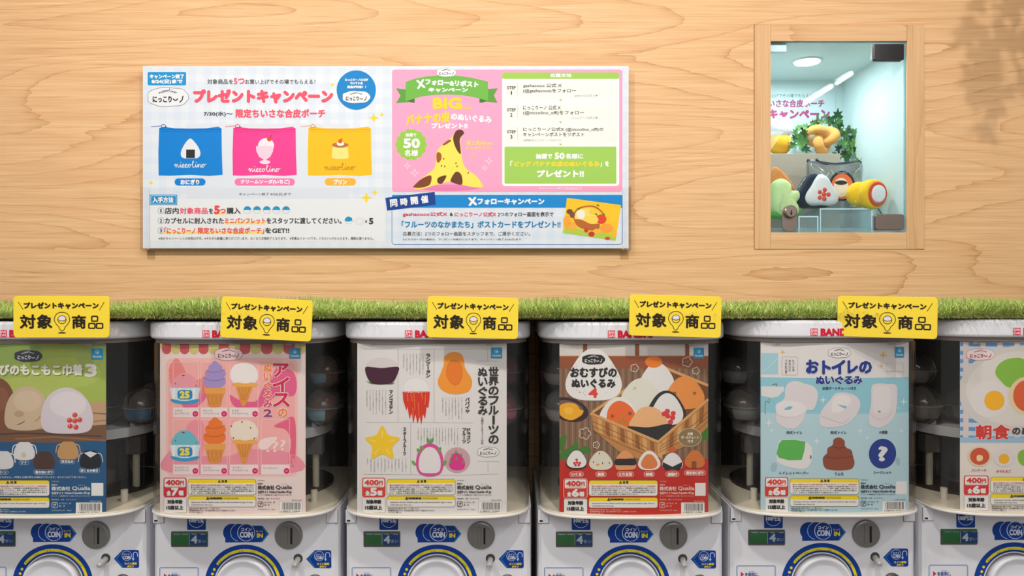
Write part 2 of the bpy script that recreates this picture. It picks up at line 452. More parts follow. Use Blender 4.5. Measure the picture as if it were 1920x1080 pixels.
mk('lining', join(box(cx0-.01, cx0, yi, YB, cz0-.01, cz1+.01), box(cx1, cx1+.01, yi, YB, cz0-.01, cz1+.01), box(cx0, cx1, yi, YB, cz1, cz1+.01),
                  box(cx0, cx1, yi, YB, cz0-.01, cz0), box(cx0-.01, cx1+.01, YB, YB+.01, cz0-.01, cz1+.01)), inner, case)
lx, ly = 0.735, 1.845
dl = mk('downlight', lathe([(0.036, cz1-.0001), (0.036, cz1-.002), (0.031, cz1-.003), (0.001, cz1-.003)], 40, (lx, ly, 0)), pm('downlight_ring', (235, 240, 240), 0.3), case, smooth=True)
mk('lamp_disc', lathe([(0.030, cz1-.0032), (0.030, cz1-.0045), (0.001, cz1-.0045)], 40, (lx, ly, 0)), emis('downlight_glow', (0.93, 1.0, 1.0), 12.0), dl)
area('case_downlight', (lx, ly, cz1-.006), (lx, ly, 0), 0.95, 0.055, 0.055, (0.84, 0.98, 1.0), 'DISK')
# glass door, hinges and lock
edge = pm('glass_edge', (150, 205, 215), 0.1, 0.6)
g_clear = thin_glass('door_glass', (0.96, 0.985, 0.985), 0.0, 1.45)
gy0, gy1 = YW+0.004, YW+0.010
door = mk('glass_door', box(wx(1445.5), wx(1698), gy0, gy1, wz(434), wz(80)), [g_clear, edge], case, fm=[1, 1, 0, 0, 1, 1])
chrome = pm('dark_chrome', (95, 95, 100), 0.12, 0.5, 1.0); chrome_edge = pm('chrome_rim', (200, 205, 210), 0.1, 0.5, 1.0)
taupe = pm('brushed_nickel', (150, 135, 125), 0.35, 0.5, 0.85)
def plate(name, x0, y0, x1, y1, r, ya, yb, m, par, **k):
    return mk(name, prism([(wx(x), wz(y)) for x, y in rrect2(x0, y0, x1, y1, r)], ya, yb), m, par, bevel=0.0008, **k)
h = plate('hinge', 1634, 82, 1691, 116, 4, gy0-.002, gy0-.0001, chrome_edge, door, label='bright chrome hinge clamp')
plate('hinge', 1638, 83, 1694, 113.5, 3, gy0-.007, gy0-.0021, chrome, door, label='dark mirror chrome hinge cap')
plate('hinge', 1637, 401, 1692, 434, 4, gy0-.002, gy0-.0001, chrome_edge, door)
plate('hinge', 1641, 402, 1694.5, 431, 4, gy0-.007, gy0-.0021, taupe, door, label='brushed nickel hinge cap')
plate('catch_reflection', 1446, 80.5, 1478, 95, 1, gy1+.0002, gy1+.012, pm('catch_reflection_grey', (150, 165, 175), 0.3, 0.5, 0.6), case, label='grey steel strike plate at the top corner')  # reflections of the magnet catch, built as a solid grey block
lk = plate('lock', 1467, 386, 1495, 434, 11, gy0-.004, gy0-.0001, taupe, door)
mk('lock_cylinder', lathe([(0.0005, gy0-.013), (0.012, gy0-.013), (0.0145, gy0-.011), (0.0145, gy0-.0041)], 32, (wx(1481), 0, wz(397)), 'Y'), pm('lock_barrel', (165, 150, 140), 0.3, 0.5, 0.9), case, smooth=False, label='round key barrel of the lock')
mk('keyhole', prism([(wx(1481)+a, wz(399)+b) for a, b in ((-.0012, .005), (.0012, .005), (.0012, .001), (.0024, -.001), (.0012, -.006), (-.0012, -.006), (-.0024, -.001), (-.0012, .001))], gy0-.0134, gy0-.0131), pm('black', (12, 12, 12), 0.5), case)

# printed notice on the case's back wall
n = thing('campaign_notice', 'pale campaign notice with magenta lettering on the back wall inside the display case', 'notice', P3(1480, 250, YB))
NYB = YB-0.0015
mk('sheet', box(wx(1300, YB), wx(1566, YB), NYB, YB-.0001, wz(262, YB), wz(166, YB)), pm('notice_paper', (214, 230, 234), 0.5), n)
art = Art(lambda u, v, l: (wx(u, NYB), NYB-0.0001-l, wz(v, NYB)))
mag = (190, 75, 130)
art.text('対象商品を5つお買い上げでその場でもらえる！', 1376, 176, 1527, 183, (110, 130, 135), 0)
art.text('限定ちいさな合皮ポーチ', 1401, 187, 1545, 201, mag, 0.5)
art.text('プレゼントキャンペーン', 1345, 205, 1555, 223, mag, 1.2)
art.reserve('printed_lettering', n)

# riser block with things on top
def mat_grad(name, c, rough=0.4, metal=0.0): return pm(name, c, rough, 0.5, metal)
YR = 1.895
rz = wz(288, YR)
tag(mk('display_block', box(wx(1440, YR), wx(1576, YR), YR, YR+.105, cz0, rz), pm('taupe_laminate', (168, 156, 140), 0.35), loc=(wx(1510, YR), YR+.05, cz0), bevel=0.001),
    'taupe riser block behind the toys, carrying the bread knot and the leaves', 'riser')
acr = thin_glass('clear_acrylic', (0.86, 0.95, 0.97), 0.02, 1.5, 0.10)
acr_e = pm('acrylic_edge', (205, 232, 240), 0.2)
def riser(x0, x1, y0, Y0, Y1, lab):
    X0, X1, Z = wx(x0, Y0), wx(x1, Y0), wz(y0, Y0); t = 0.003
    g = join(box(X0, X1, Y0, Y1, Z-t, Z), box(X0, X0+t, Y0, Y1, cz0, Z-t), box(X1-t, X1, Y0, Y1, cz0, Z-t), box(X0+t, X1-t, Y0, Y0+t, cz0, Z-t))
    o = mk('acrylic_riser', g, [acr, acr_e], loc=((X0+X1)/2, (Y0+Y1)/2, cz0), fm=[0, 0, 1, 0, 0, 0]+[0, 0, 1, 0, 0, 0]*2+[0, 0, 0, 0, 0, 1])
    return tag(o, lab, 'display stand', )
riser(1537, 1636, 390.5, 1.765, 1.865, 'larger clear acrylic riser under the yellow roll and the pouch')
riser(1497, 1534.5, 405, 1.745, 1.80, 'smaller clear acrylic riser beside the lock, left of the larger one')
tag(mk('acrylic_tray', join(box(wx(1447, YW+.012), wx(1636, YW+.012), YW+.013, YW+.035, wz(435), wz(427))), acr, loc=(wx(1540), YW+.02, cz0)), 'low clear acrylic strip lying along the front of the case floor', 'display stand')

# ---- plush food toys (plain faceless food shapes)
white_plush = fuzzy('white_plush', (236, 236, 238), (220, 220, 226)); navy_plush = fuzzy('navy_plush', (28, 42, 66), (16, 26, 44))
def tri_out(w, h, n=60, e=0.2):
    """Rounded triangle, apex up, about its middle."""
    P = []
    for k in range(n):
        a = 2*PI*k/n; r = 1/(1+e*math.cos(3*(a-PI/2)+PI))**0.9
        P.append((r*math.cos(a), r*math.sin(a)))
    x0, x1 = min(p[0] for p in P), max(p[0] for p in P); z0, z1 = min(p[1] for p in P), max(p[1] for p in P)
    return [((p[0]-(x0+x1)/2)/(x1-x0)*w, (p[1]-(z0+z1)/2)/(z1-z0)*h) for p in P]
# rice ball
Y = 1.775; c = P3(1531, 357.5, Y)
rb = thing('rice_ball_plush', 'white triangular rice ball plush wrapped in navy with a red roe cluster', 'plush toy', (c.x, Y, c.z-.042))
s = Y/F
back = pillow(tri_out(74*s, 66*s), (c.x-5*s, Y+.012, c.z+0.5*s), 0.028, 11, 0.35, 0.8)
mk('wrapper', back, navy_plush, rb, smooth=True)
front = pillow(tri_out(66*s, 59*s), (c.x+5*s, Y-.006, c.z+0.5*s), 0.018, 9, 0.42)
mk('body', front, white_plush, rb, smooth=True)
red_print = pm('red_print', (222, 70, 45), 0.5)
for dx, dz, r in ((0, 0, 4.4), (1.5, 8, 4.2), (8.5, -.5, 4.2), (1, -8, 4.2), (-7.5, -6, 4), (-7.5, 4, 4)):
    q = (c.x+(6+dx)*s, Y-.0235, c.z+(-9+dz)*s)
    mk('roe', sphere(q, r*s, 14, (1, 0.35, 1)), red_print, rb, smooth=True)
# bead chain on top
pts = spline([P3(1500, 350, 1.77), P3(1507, 338, 1.775), P3(1517, 329, 1.78), P3(1527, 323.5, 1.785)], 5)
g = join(*[sphere(p, 0.0013, 6) for p in pts])
mk('ball_chain', g, chrome_edge, rb, smooth=True, kind='stuff')
# yellow roll
Yr = 1.770; c = P3(1634, 364.5, Yr)
yl = thing('egg_roll_plush', 'yellow roll plush with a red ring and white centre on its end', 'plush toy', (c.x-.01, Yr, c.z-.036))
yel = fuzzy('yellow_plush', (248, 205, 40), (232, 180, 20)); redp = fuzzy('red_plush', (228, 80, 48), (210, 64, 36))
M = Matrix.Translation(c) @ Matrix.Rotation(math.radians(20), 4, 'Z') @ Matrix.Rotation(math.radians(3), 4, 'X')
prof = [(0.001, -.0165), (0.028, -.0165), (0.0335, -.014), (0.0358, -.007), (0.0355, 0.004), (0.034, .012), (0.029, .018), (0.018, .021), (0.001, .022)]
mk('roll', xf(lathe(prof, 36, (0, 0, 0), 'Y'), M), yel, yl, smooth=True)
M2 = Matrix.Translation(P3(1612, 364.5, Yr+.014)) @ Matrix.Rotation(math.radians(10), 4, 'Z')
mk('roll', xf(sphere((0, 0, 0), 0.0312, 24, (1.12, 0.75, 0.98)), M2), yel, yl, smooth=True, label='smaller rear end of the roll')
mk('ring', xf(lathe([(0.001, -.0167), (0.0275, -.0167), (0.0288, -.018), (0.0265, -.0198), (0.001, -.0199)], 40, (0.001, 0, 0), 'Y'), M), redp, yl, smooth=False)
mk('centre', xf(lathe([(0.0212, -.020), (0.0208, -.0215), (0.016, -.0228), (0.001, -.0233)], 36, (0.001, 0, 0), 'Y'), M), white_plush, yl, smooth=True)
mk('cord', tube(spline([P3(1646, 391, 1.79), P3(1650, 396, 1.78), P3(1653, 401, 1.775), P3(1655, 404, 1.775)], 4), 0.0011, 6), pm('black_cord', (20, 20, 22), 0.6), yl)
g = join(*[sphere(p, 0.0012, 6) for p in spline([P3(1594, 386, 1.755), P3(1601, 387.5, 1.75), P3(1604.5, 384, 1.752), P3(1604, 377, 1.757)], 5)])
mk('ball_chain', g, chrome_edge, yl, smooth=True, kind='stuff')
# lettuce plush
Yl = 1.775; c = P3(1472, 371, Yl); s = Yl/F
lt = thing('lettuce_plush', 'pale green lettuce plush with lobed edges at the left of the display case', 'plush toy', (c.x, Yl, c.z-.048))
out = spline([(-24, 28), (-8, 36), (6, 27), (8, 14), (22, 12), (25, 0), (18, -12), (23, -20), (22, -33), (8, -38), (-14, -37), (-26, -22), (-27, 6)], 6, True)
mk('body', pillow([(x*s, z*s) for x, z in out], (c.x, Yl, c.z), 0.026, 9, 0.4), fuzzy('lettuce_plush', (218, 240, 180), (200, 228, 156)), lt, smooth=True)
mk('leaf_rib', tube(spline([P3(1463, 395, Yl-.02), P3(1464, 380, Yl-.027), P3(1469, 362, Yl-.024)], 5), 0.0022, 8), fuzzy('rib_plush', (226, 243, 196)), lt, smooth=True)
mk('base_leaf', pillow([(x*s, z*s) for x, z in spline([(-27, 4), (-6, 9), (14, 3), (28, 12), (30, 2), (18, -8), (-6, -10), (-28, -7)], 6, True)], (c.x, Yl+.004, c.z-30*s), 0.022, 7, 0.4), fuzzy('dark_leaf', (96, 176, 80)), lt, smooth=True)
# carrot-orange croquette behind it
c = P3(1470, 342, 1.83); s = 1.83/F
cr = thing('carrot_plush', 'orange plush leaning behind the pale green lettuce plush', 'plush toy', (c.x, 1.83, cz0))
mk('body', pillow([(x*s, z*s) for x, z in spline([(-20, 28), (-8, 22), (6, 8), (20, -16), (22, -34), (6, -60), (-26, -60), (-30, -10)], 6, True)], (c.x, 1.835, c.z), 0.024, 9, 0.4), fuzzy('orange_plush', (232, 150, 80), (214, 130, 62)), cr, smooth=True)
# shaved-ice style plush: white dome on a yellow quilted body
Yp = 1.925; c = P3(1462, 245, Yp)
pp = thing('pineapple_plush', 'plush with a round white top over a yellow quilted body on the riser block', 'plush toy', (c.x, Yp, rz))
zc = rz+.032
mk('body', sphere((c.x, Yp, zc), 0.032, 24, (0.95, 0.8, 1.0)), fuzzy('quilted_yellow', (244, 186, 52), (226, 160, 34)), pp, smooth=True)
mk('dome', sphere((c.x, Yp, zc+.038), 0.033, 24, (0.95, 0.85, 0.92)), white_plush, pp, smooth=True)
for k in range(5):
    q = (c.x+.012+.004*(k % 2)*2, Yp-.0255+.002*(k % 2), zc-.022+.010*k)
    mk('stitch', tube([q, (q[0]+.003, q[1]-.0002, q[2]-.003)], 0.0006, 5), pm('black', (12, 12, 12), 0.5), pp)
# bread knot
Yk = 1.93; c = P3(1541, 261, Yk)
kn = thing('bread_knot_plush', 'golden tan knotted bread roll plush on the riser block among the leaves', 'plush toy', (c.x, Yk, rz))
path = []
for k in range(72):
    t = 2*PI*k/72
    path.append((c.x+(math.sin(t)+1.9*math.sin(2*t))*0.0118, Yk-math.sin(3*t)*0.0125, c.z+.001+(math.cos(t)-1.9*math.cos(2*t))*0.0112))
fz = fuzzy('tan_plush', (226, 166, 92), (204, 138, 66))
mk('dough', tube(path, 0.0128, 14, True), fz, kn, smooth=True)
mk('sesame_patch', sphere((c.x-.027, Yk+.002, c.z+.014), 0.016, 16, (0.8, 0.9, 1.1)), fuzzy('cream_plush', (238, 226, 196)), kn, smooth=True)
# pouch
Yq = 1.835; s = Yq/F; c = P3(1564.5, 343, Yq)
po = thing('vinyl_pouch', 'clear vinyl zip pouch with a navy zip band and round orange print', 'pouch', (c.x, Yq, c.z-.06))
vin = thin_glass('clear_vinyl', (0.62, 0.68, 0.72), 0.12, 1.5, 0.16); navyv = pm('navy_vinyl', (22, 34, 52), 0.35)
out = [(x*s, z*s) for x, z in spline([(-51, 40), (-25, 37), (0, 34), (25, 36), (50, 37), (51, 10), (49, -20), (50, -48), (0, -50), (-47, -48), (-49, -10)], 4, True)]
mk('pouch_body', pillow(out, (c.x, Yq, c.z), 0.012, 7, 0.16, 0.8), vin, po, smooth=True)
mk('zip_band', tube([(c.x-51*s, Yq, c.z+42*s), (c.x-26*s, Yq, c.z+38*s), (c.x, Yq, c.z+34.5*s), (c.x+26*s, Yq, c.z+37*s), (c.x+50*s, Yq, c.z+38*s)], 0.0042, 8), navyv, po, smooth=True)
mk('side_band', tube([(c.x-50*s, Yq-.002, c.z+41*s), (c.x-49*s, Yq-.002, c.z-10*s), (c.x-47*s, Yq-.002, c.z-47*s)], 0.0016, 6), navyv, po, smooth=True)
mk('zip_pull', join(tube(spline([(c.x-34*s, Yq-.007, c.z+42*s), (c.x-26*s, Yq-.012, c.z+36*s), (c.x-15*s, Yq-.014, c.z+33*s)], 4), 0.0018, 6), sphere((c.x-34*s, Yq-.004, c.z+43*s), 0.0038, 10)), navyv, po, smooth=True)
art = Art(lambda u, v, l, c=c, s=s: (c.x+u*s, Yq-.0135-l, c.z-v*s))
art.ell(10, 7, 24, 28, (30, 30, 36), 1); art.ell(10, 8, 20.5, 24, (232, 110, 62), 2); art.ell(8, 10, 14, 18, (238, 222, 205), 3)
art.ell(8, 1, 11.5, 4.2, (44, 34, 34), 4); art.text('niccolino', 1, -19.5, 19, -16, (200, 200, 205), 0, 5)
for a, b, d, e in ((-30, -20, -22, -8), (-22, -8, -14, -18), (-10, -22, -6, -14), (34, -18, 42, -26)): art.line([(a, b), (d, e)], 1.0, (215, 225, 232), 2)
art.reserve('printed_badge', po)
# ivy
ivy = thing('artificial_ivy', 'green artificial ivy trailing over the riser block behind the knot', 'artificial plant', P3(1570, 289, 1.95))
lf = []
L0 = [(0, 0), (.34, -.12), (.5, .12), (.26, .3), (.42, .62), (.12, .55), (0, 1.0), (-.12, .55), (-.42, .62), (-.26, .3), (-.5, .12), (-.34, -.12)]
lv = [(x, -0.16*abs(x)-0.1*y*y, y) for x, y in L0]+[(0, 0, .3)]
lfaces = [(i, (i+1) % 12, 12) for i in range(12)]
leaf_m = [fuzzy('ivy_leaf', (74, 128, 66), (40, 92, 48), 60, 0.2, 0.5), fuzzy('ivy_leaf_light', (120, 168, 92), (84, 140, 70), 60, 0.2, 0.5), fuzzy('ivy_leaf_dark', (38, 84, 48), (24, 60, 34), 60, 0.2, 0.5)]
lm = []
for m in leaf_m:
    me = bpy.data.meshes.new('leaf'); me.from_pydata(lv, [], lfaces); me.materials.append(m); me.update(); lm.append(me)
random.seed(5)
stem_paths = [[P3(1495, 262, 1.955), P3(1520, 240, 1.965), P3(1552, 226, 1.968), P3(1580, 250, 1.96), P3(1600, 285, 1.945), P3(1612, 318, 1.93), P3(1618, 342, 1.92)],
              [P3(1490, 280, 1.90), P3(1503, 262, 1.925), P3(1515, 244, 1.955)], [P3(1575, 300, 1.95), P3(1590, 262, 1.955), P3(1556, 220, 1.965)]]
sv = [spline(p, 10) for p in stem_paths]
for p in sv: mk('stem', tube(p, 0.0011, 5), pm('ivy_stem', (70, 110, 55), 0.6), ivy, smooth=True)
for p, cnt in zip(sv, (46, 14, 20)):
    for k in range(cnt):
        q = Vector(p[min(len(p)-1, int(k/cnt*len(p)))]); q += Vector((random.uniform(-.016, .016), random.uniform(-.012, .014), random.uniform(-.012, .012)))
        o = bpy.data.objects.new('leaf', random.choice(lm)); COL.objects.link(o); o.parent = ivy; o.location = q-ORG[ivy]
        sc = random.uniform(.018, .029); o.scale = (sc, sc, sc)
        o.rotation_euler = (random.uniform(-.7, .9), random.uniform(-2.6, 2.6), random.uniform(-.7, .7))

# ivy hanging from the ceiling to the right of the view; its shadow falls on the wall's upper right corner
hv = thing('hanging_ivy', 'green artificial ivy hanging from the ceiling just right of the view, shading the wall', 'artificial plant', (1.18, 1.45, 1.15))
hp = spline([(1.18, 1.45, 1.15), (1.16, 1.45, .95), (1.14, 1.45, .78), (1.15, 1.46, .62), (1.14, 1.46, .50)], 8)
mk('stem', tube(hp, 0.0025, 6), pm('ivy_stem', (70, 110, 55), 0.6), hv, smooth=True)
for k in range(34):
    q = Vector(hp[6+int(k/34*(len(hp)-7))])+Vector((random.uniform(-.05, .06), random.uniform(-.05, .03), random.uniform(-.03, .03)))
    o = bpy.data.objects.new('leaf', random.choice(lm)); COL.objects.link(o); o.parent = hv; o.location = q-ORG[hv]
    sc = random.uniform(.045, .085); o.scale = (sc, sc, sc); o.rotation_euler = (random.uniform(-.9, .6), random.uniform(-2.8, 2.8), random.uniform(-.7, .7))

# ------------------------------------------------------------------ wall poster and its clear holder
YP = YW-0.020
poster = thing('campaign_poster', 'wide pale blue campaign poster with pink and green panels on the wall', 'poster', P3(723, 466, YP))
pz = lambda v: (540-v)/F*YP
px_ = lambda u: (u-960)/F*YP
mk('sheet', box(px_(268), px_(1178.5), YP, YP+.0012, pz(465.5), pz(124)), pm('poster_paper', (226, 232, 241), 0.4), poster)
hold = thing('poster_holder', 'clear acrylic pocket holding the lower part of the wide wall poster', 'sign holder', P3(723, 470, YW))
acr2 = thin_glass('holder_acrylic', (0.995, 0.995, 0.995), 0.0, 1.28)
hy = YP-0.004
def hx(u, Y=hy): return (u-960)/F*Y
def hz(v, Y=hy): return (540-v)/F*Y
mk('front_sheet', box(hx(266), hx(1181), hy-.002, hy, hz(469), hz(352)), acr2, hold)
eg = pm('acrylic_cut_edge', (226, 222, 216), 0.15, 0.6)
eg2 = thin_glass('acrylic_side', (0.95, 0.93, 0.90), 0.05, 1.5)
for u0, u1 in ((263.5, 266), (1181, 1183.5)):
    mk('side_wall', box(hx(u0), hx(u1), hy-.002, YW-.0005, hz(469), hz(350)), eg2, hold)
mk('bottom_ledge', box(hx(266), hx(1181), hy, YP+.004, hz(469), hz(467.4)), acr2, hold)
for u in (279, 1168): mk('edge_line', box(hx(u-.4), hx(u+.4), hy-.0026, hy-.0021, hz(468), hz(353)), eg, hold)
for u0, u1 in ((267, 281), (1166, 1181)):
    mk('foot', join(box(hx(u0), hx(u1), hy-.001, YW-.0005, hz(471), hz(469.1)), box(hx(u0), hx(u1), YW-.003, YW-.0005, hz(485), hz(471))), eg2, hold)

A = Art(lambda u, v, l: (px_(u), YP-0.00005-l, pz(v)), eps=0.00009)
def gingham(A, x0, y0, x1, y1, step=24, c1=(221, 229, 241), c2=(215, 226, 240)):
    xs = [x for x in range(int(x0), int(x1), step)]; ys = [y for y in range(int(y0), int(y1), step)]
    for x in xs: A.rect(x, y0, min(x+step//2, x1), y1, c1, .3)
    for y in ys: A.rect(x0, y, x1, min(y+step//2, y1), c1, .5)
    for x in xs:
        for y in ys: A.rect(x, y, min(x+step//2, x1), min(y+step//2, y1), c2, .7)
gingham(A, 270, 126, 1177, 464, 28)
A.rect(350, 232, 655, 373, (219, 226, 237), 1); A.rect(281, 373, 722, 452, (233, 235, 239), 1.2)
PINK = (240, 84, 108); DK = (62, 60, 66); WH = (244, 244, 246); BL = (0, 132, 205); RED = (236, 72, 66)
A.rr(277, 135, 349, 160, 2.5, (20, 148, 210), 2)
A.text('キャンペーン終了', 281.5, 139.5, 345, 147.5, WH, .45); A.text('8/24(日)まで', 285, 149.5, 342, 157.5, WH, .55)
A.cloud(315, 182, 76, 35, (232, 234, 240), (70, 72, 78), 2, lw=.7)
A.text('対象商品を', 389, 148.5, 437, 158, DK, .1); A.text('5つ', 439, 147, 458.5, 157.8, PINK, .5); A.text('お買い上げでその場でもらえる！', 460, 149, 591, 158, DK, .1)
A.text('プレゼントキャンペーン', 364, 169, 623, 192.5, PINK, 2.0)
A.text('7/30(水)〜', 382.5, 209.5, 436, 218.5, DK, .3); A.text('限定ちいさな合皮ポーチ', 442.5, 205, 609.5, 220.5, PINK, .65)
A.ell(668, 169, 36.8, 37, BL, 2, n=56)
A.text('にっこりーノロゴが', 647.5, 147.5, 690, 151.8, WH, .35); A.text('ついている', 656.5, 154, 680, 158.5, WH, .35); A.text('商品が対象！！', 651.5, 160.8, 686, 165.5, WH, .35)
A.cloud(668, 182, 52, 23, (238, 240, 244), (60, 80, 110), 3, lw=.5)
YS = (250, 215, 50)
for x, y, r in ((701, 221, 10), (716, 215, 5), (623, 159, 5), (687, 371, 11), (703, 361, 6), (283, 343, 5)): A.star(x, y, r, YS, 2.5, .35)
def pouch(x0, c, cd, zc, sc):
    A.poly([(x0+1, 240), (x0+10, 238), (x0+30, 240.5), (x0+60, 241), (x0+90, 240.5), (x0+112, 237.5), (x0+118, 241), (x0+118.5, 285), (x0+120, 328), (x0+95, 330), (x0+60, 328), (x0+20, 329.5), (x0, 329), (x0-.5, 285)], c, 2)
    A.line([(x0+3, 242.5), (x0+60, 244), (x0+117, 242.5)], 1.2, zc, 3); A.line([(x0+4, 246.5), (x0+60, 247.5), (x0+116, 246.5)], .5, zc, 3)
    A.ring(x0+9, 236.5, 4, 3, 1.2, zc, 3); A.line([(x0+5, 236), (x0-14, 237.5)], 1.0, zc, 3); A.line([(x0+5, 240), (x0+15, 238)], 2, zc, 3)
pouch(297.5, (0, 128, 214), 0, (10, 92, 168), 0)
pouch(436.5, (238, 64, 148), 0, (214, 40, 100), 0)
pouch(577.5, (252, 190, 20), 0, (226, 160, 20), 0)
A.blob([(357, 260), (363, 264), (372, 276), (376, 288), (371, 296), (357, 297), (343, 296), (339, 288), (343, 276), (351, 264)], (228, 230, 238), 4)
A.rect(349.2, 280.5, 365.5, 296.5, (40, 46, 50), 5)
A.script(327, 302.5, 60, 11.5, WH, 1.15, 5)
A.ell(499, 273, 15, 14, (242, 230, 240), 4); A.poly([(480, 274), (513, 274), (512, 284), (507, 294), (499, 300), (495, 300), (486, 294), (481, 284)], (236, 206, 226), 5)
A.rect(495, 298, 499, 303, (236, 206, 226), 5); A.ell(497, 304, 10, 3.8, (240, 216, 232), 5); A.ell(505, 261, 4.2, 4.2, (230, 72, 48), 6); A.line([(507, 258), (509, 254)], 1, (90, 40, 40), 6)
A.script(466, 310.5, 60, 11.5, WH, 1.15, 5)
A.poly([(624, 273), (652, 273), (654, 296), (647, 298), (630, 298), (621.5, 296)], (250, 226, 130), 4); A.ell(638, 272, 15.5, 5, (186, 112, 56), 5); A.ell(638.5, 269.5, 7, 4, (246, 240, 235), 6); A.ell(638, 265, 4, 4, (228, 84, 48), 7)
A.line([(639, 262), (642, 260)], 1, (90, 60, 30), 7)
A.script(608, 306.5, 59, 12, (196, 140, 40), 1.15, 5)
A.rr(327.5, 334.5, 385.5, 348, 7, (0, 128, 214), 3); A.text('おにぎり', 339, 337, 373.5, 345.8, WH, .5)
A.rr(440, 334.5, 553, 348, 7, (242, 120, 178), 3); A.text('クリームソーダ(いちご)', 451.5, 337, 543, 345.8, WH, .45)
A.rr(609, 334, 667.5, 348, 7, (250, 180, 60), 3); A.text('プリン', 626, 337, 650, 345.8, WH, .5)
A.text('キャンペーン終了 8/24(日)まで', 448.5, 361.5, 545.5, 367.5, (95, 100, 105), .05)
A.rect(281, 365, 332.5, 384.5, (18, 145, 205), 3); A.frame(283, 367, 330.5, 382.5, .5, .7, WH, 4); A.text('入手方法', 286.5, 370, 325, 379.8, WH, .5)
UL = (252, 222, 120)
def step(nn, y):
    A.ring(302, y, 5.8, 5.8, .5, DK, 3); A.text(nn, 300.2 if nn != '1' else 301, y-3.2, 303.8 if nn != '1' else 302.8, y+3.2, DK, .25)
step('1', 395.2); step('2', 413.6); step('3', 432.3)
A.text('店内', 309.5, 389.5, 335, 401, DK, .35); A.text('対象商品', 337.5, 389.5, 389.5, 401, PINK, .35); A.text('を', 392, 391, 399.5, 400.5, DK, .3)
A.rect(402, 399, 424, 402.5, UL, 2); A.text('5', 402.5, 386.5, 411.5, 400.5, RED, 1.2); A.text('つ', 413, 392, 423, 399.5, RED, .5); A.text('購入', 425.5, 389.5, 451, 401, DK, .4)
for x in (464, 482, 500.3, 518.3, 536.5):
    A.ring(x, 393.5, 7, 6.6, .6, (170, 175, 180), 3); A.poly([(x+7*math.cos(a), 393.8+7*math.sin(a)) for a in [PI+PI*k/12 for k in range(13)]], (22, 148, 200), 4)
A.text('カプセルに封入された', 309.5, 408.5, 419.5, 419.5, DK, .35); A.rect(421, 416, 498, 420.5, UL, 2); A.text('ミニパンフレット', 422, 409, 497.5, 419, RED, .35)
A.text('をスタッフに渡してください。', 500, 408.3, 640, 419.5, DK, .35)
A.ring(653.5, 413.5, 6.8, 6.6, .5, (175, 180, 185), 3); A.blob([(647, 414), (648, 409), (653, 406), (659, 408), (660.5, 412), (655, 415.5)], (22, 148, 200), 4)
A.frame(667, 410.5, 680, 420.5, 1, .4, (205, 195, 195), 3); A.frame(670, 409, 681, 418.5, 1, .4, (205, 195, 195), 3); A.line([(659, 414.5), (665, 414.5)], .6, RED, 3)
A.text('×', 684.5, 413, 688.5, 417.5, DK, .2); A.text('5', 692.5, 409.5, 699.5, 420, DK, .8)
A.rect(308, 434, 495, 438.5, UL, 2)
A.text('「にっこりーノ', 309, 426.8, 366, 438, RED, .35); A.text('限定ちいさな合皮ポーチ」', 371.5, 426.8, 495, 438, RED, .35); A.text('をGET!!', 497.5, 427.5, 542, 437, DK, .45)
A.text('※他のキャンペーンとの併用は不可。※それぞれ数量に限りがございます。なくなり次第終了となります。 ※写真はイメージです。どれか1つがもらえます。種類は選べません。', 297.5, 444.3, 700.5, 449.8, (90, 92, 98), .05)
# right half
A.rr(735, 130.5, 1167, 360, 5, (243, 164, 200), 2)
A.rr(941.5, 136, 1161, 349, 6, (246, 247, 242), 3); A.rr(941.5, 136, 1161, 148, 5, (158, 204, 84), 4)
A.rect(941.5, 145, 1161, 147.5, (158, 204, 84), 4.3)
A.text('応募方法', 1032, 138.3, 1071, 144.8, WH, .4, 7)
for y0 in (154, 195, 236): A.rect(947, y0, 1156, y0+31, (238, 239, 234), 4)
for k, (y0, nn) in enumerate(((162, '1'), (203.3, '2'), (244.5, '3'))):
    A.text('STEP', 951, y0, 967, y0+5.5, DK, .2); A.text(nn, 957 if nn != '1' else 958, y0+9, 960.6 if nn != '1' else 959.8, y0+15.5, DK, .25); A.line([(970.7, y0-6), (970.7, y0+18)], .5, (175, 180, 175), 5)
for y in (186.5, 228, 269.5): A.poly([(1048, y), (1054, y), (1051, y+3.5)], (158, 190, 100), 5)
A.text('gashacoco 公式 X', 981, 156.8, 1053, 165, DK, .12); A.text('(@gashacoco)をフォロー', 981, 166.6, 1080, 174.8, DK, .12); A.text('gashacoco 公式 X ▶', 1077.5, 177.3, 1121, 181.8, (130, 130, 128), 0)
A.text('にっこりーノ 公式 X', 981, 197.8, 1051, 206, DK, .12); A.text('(@niccolino_offl)をフォロー', 981, 207.8, 1095, 216.2, DK, .12); A.text('にっこりーノ公式 X ▶', 1072.5, 218.5, 1121, 223, (130, 130, 128), 0)
A.text('にっこりーノ公式X (@niccolino_offl)の', 981, 239, 1131, 247, DK, .12); A.text('キャンペーンポストをリポスト', 981, 248.5, 1095, 256, DK, .12); A.text('※詳細はにっこりーノのXにて！', 981, 261, 1052, 265, (140, 140, 138), 0)
A.rr(946, 275, 1155.5, 344.5, 2.5, (160, 205, 92), 4)
A.text('抽選で', 1005, 288.5, 1035, 297.5, WH, .5); A.text('50', 1040.5, 287, 1058, 298, WH, .8); A.text('名様に', 1061, 288.5, 1093, 297.5, WH, .5)
A.text('「', 957, 302, 961.5, 311, WH, .4); A.text('ビッグ', 965, 303, 995.5, 312, YS, .6); A.text('バナナの皮のぬいぐるみ', 999.5, 302.5, 1124, 312, YS, .6); A.text('」を', 1125.5, 302.5, 1141.5, 312, WH, .5)
A.text('プレゼント!!', 1007.5, 319.5, 1094, 331.5, WH, 1.0)
A.text('キャンペーン終了 8/24(日)まで', 1011.5, 351.3, 1091, 356.3, WH, .1)
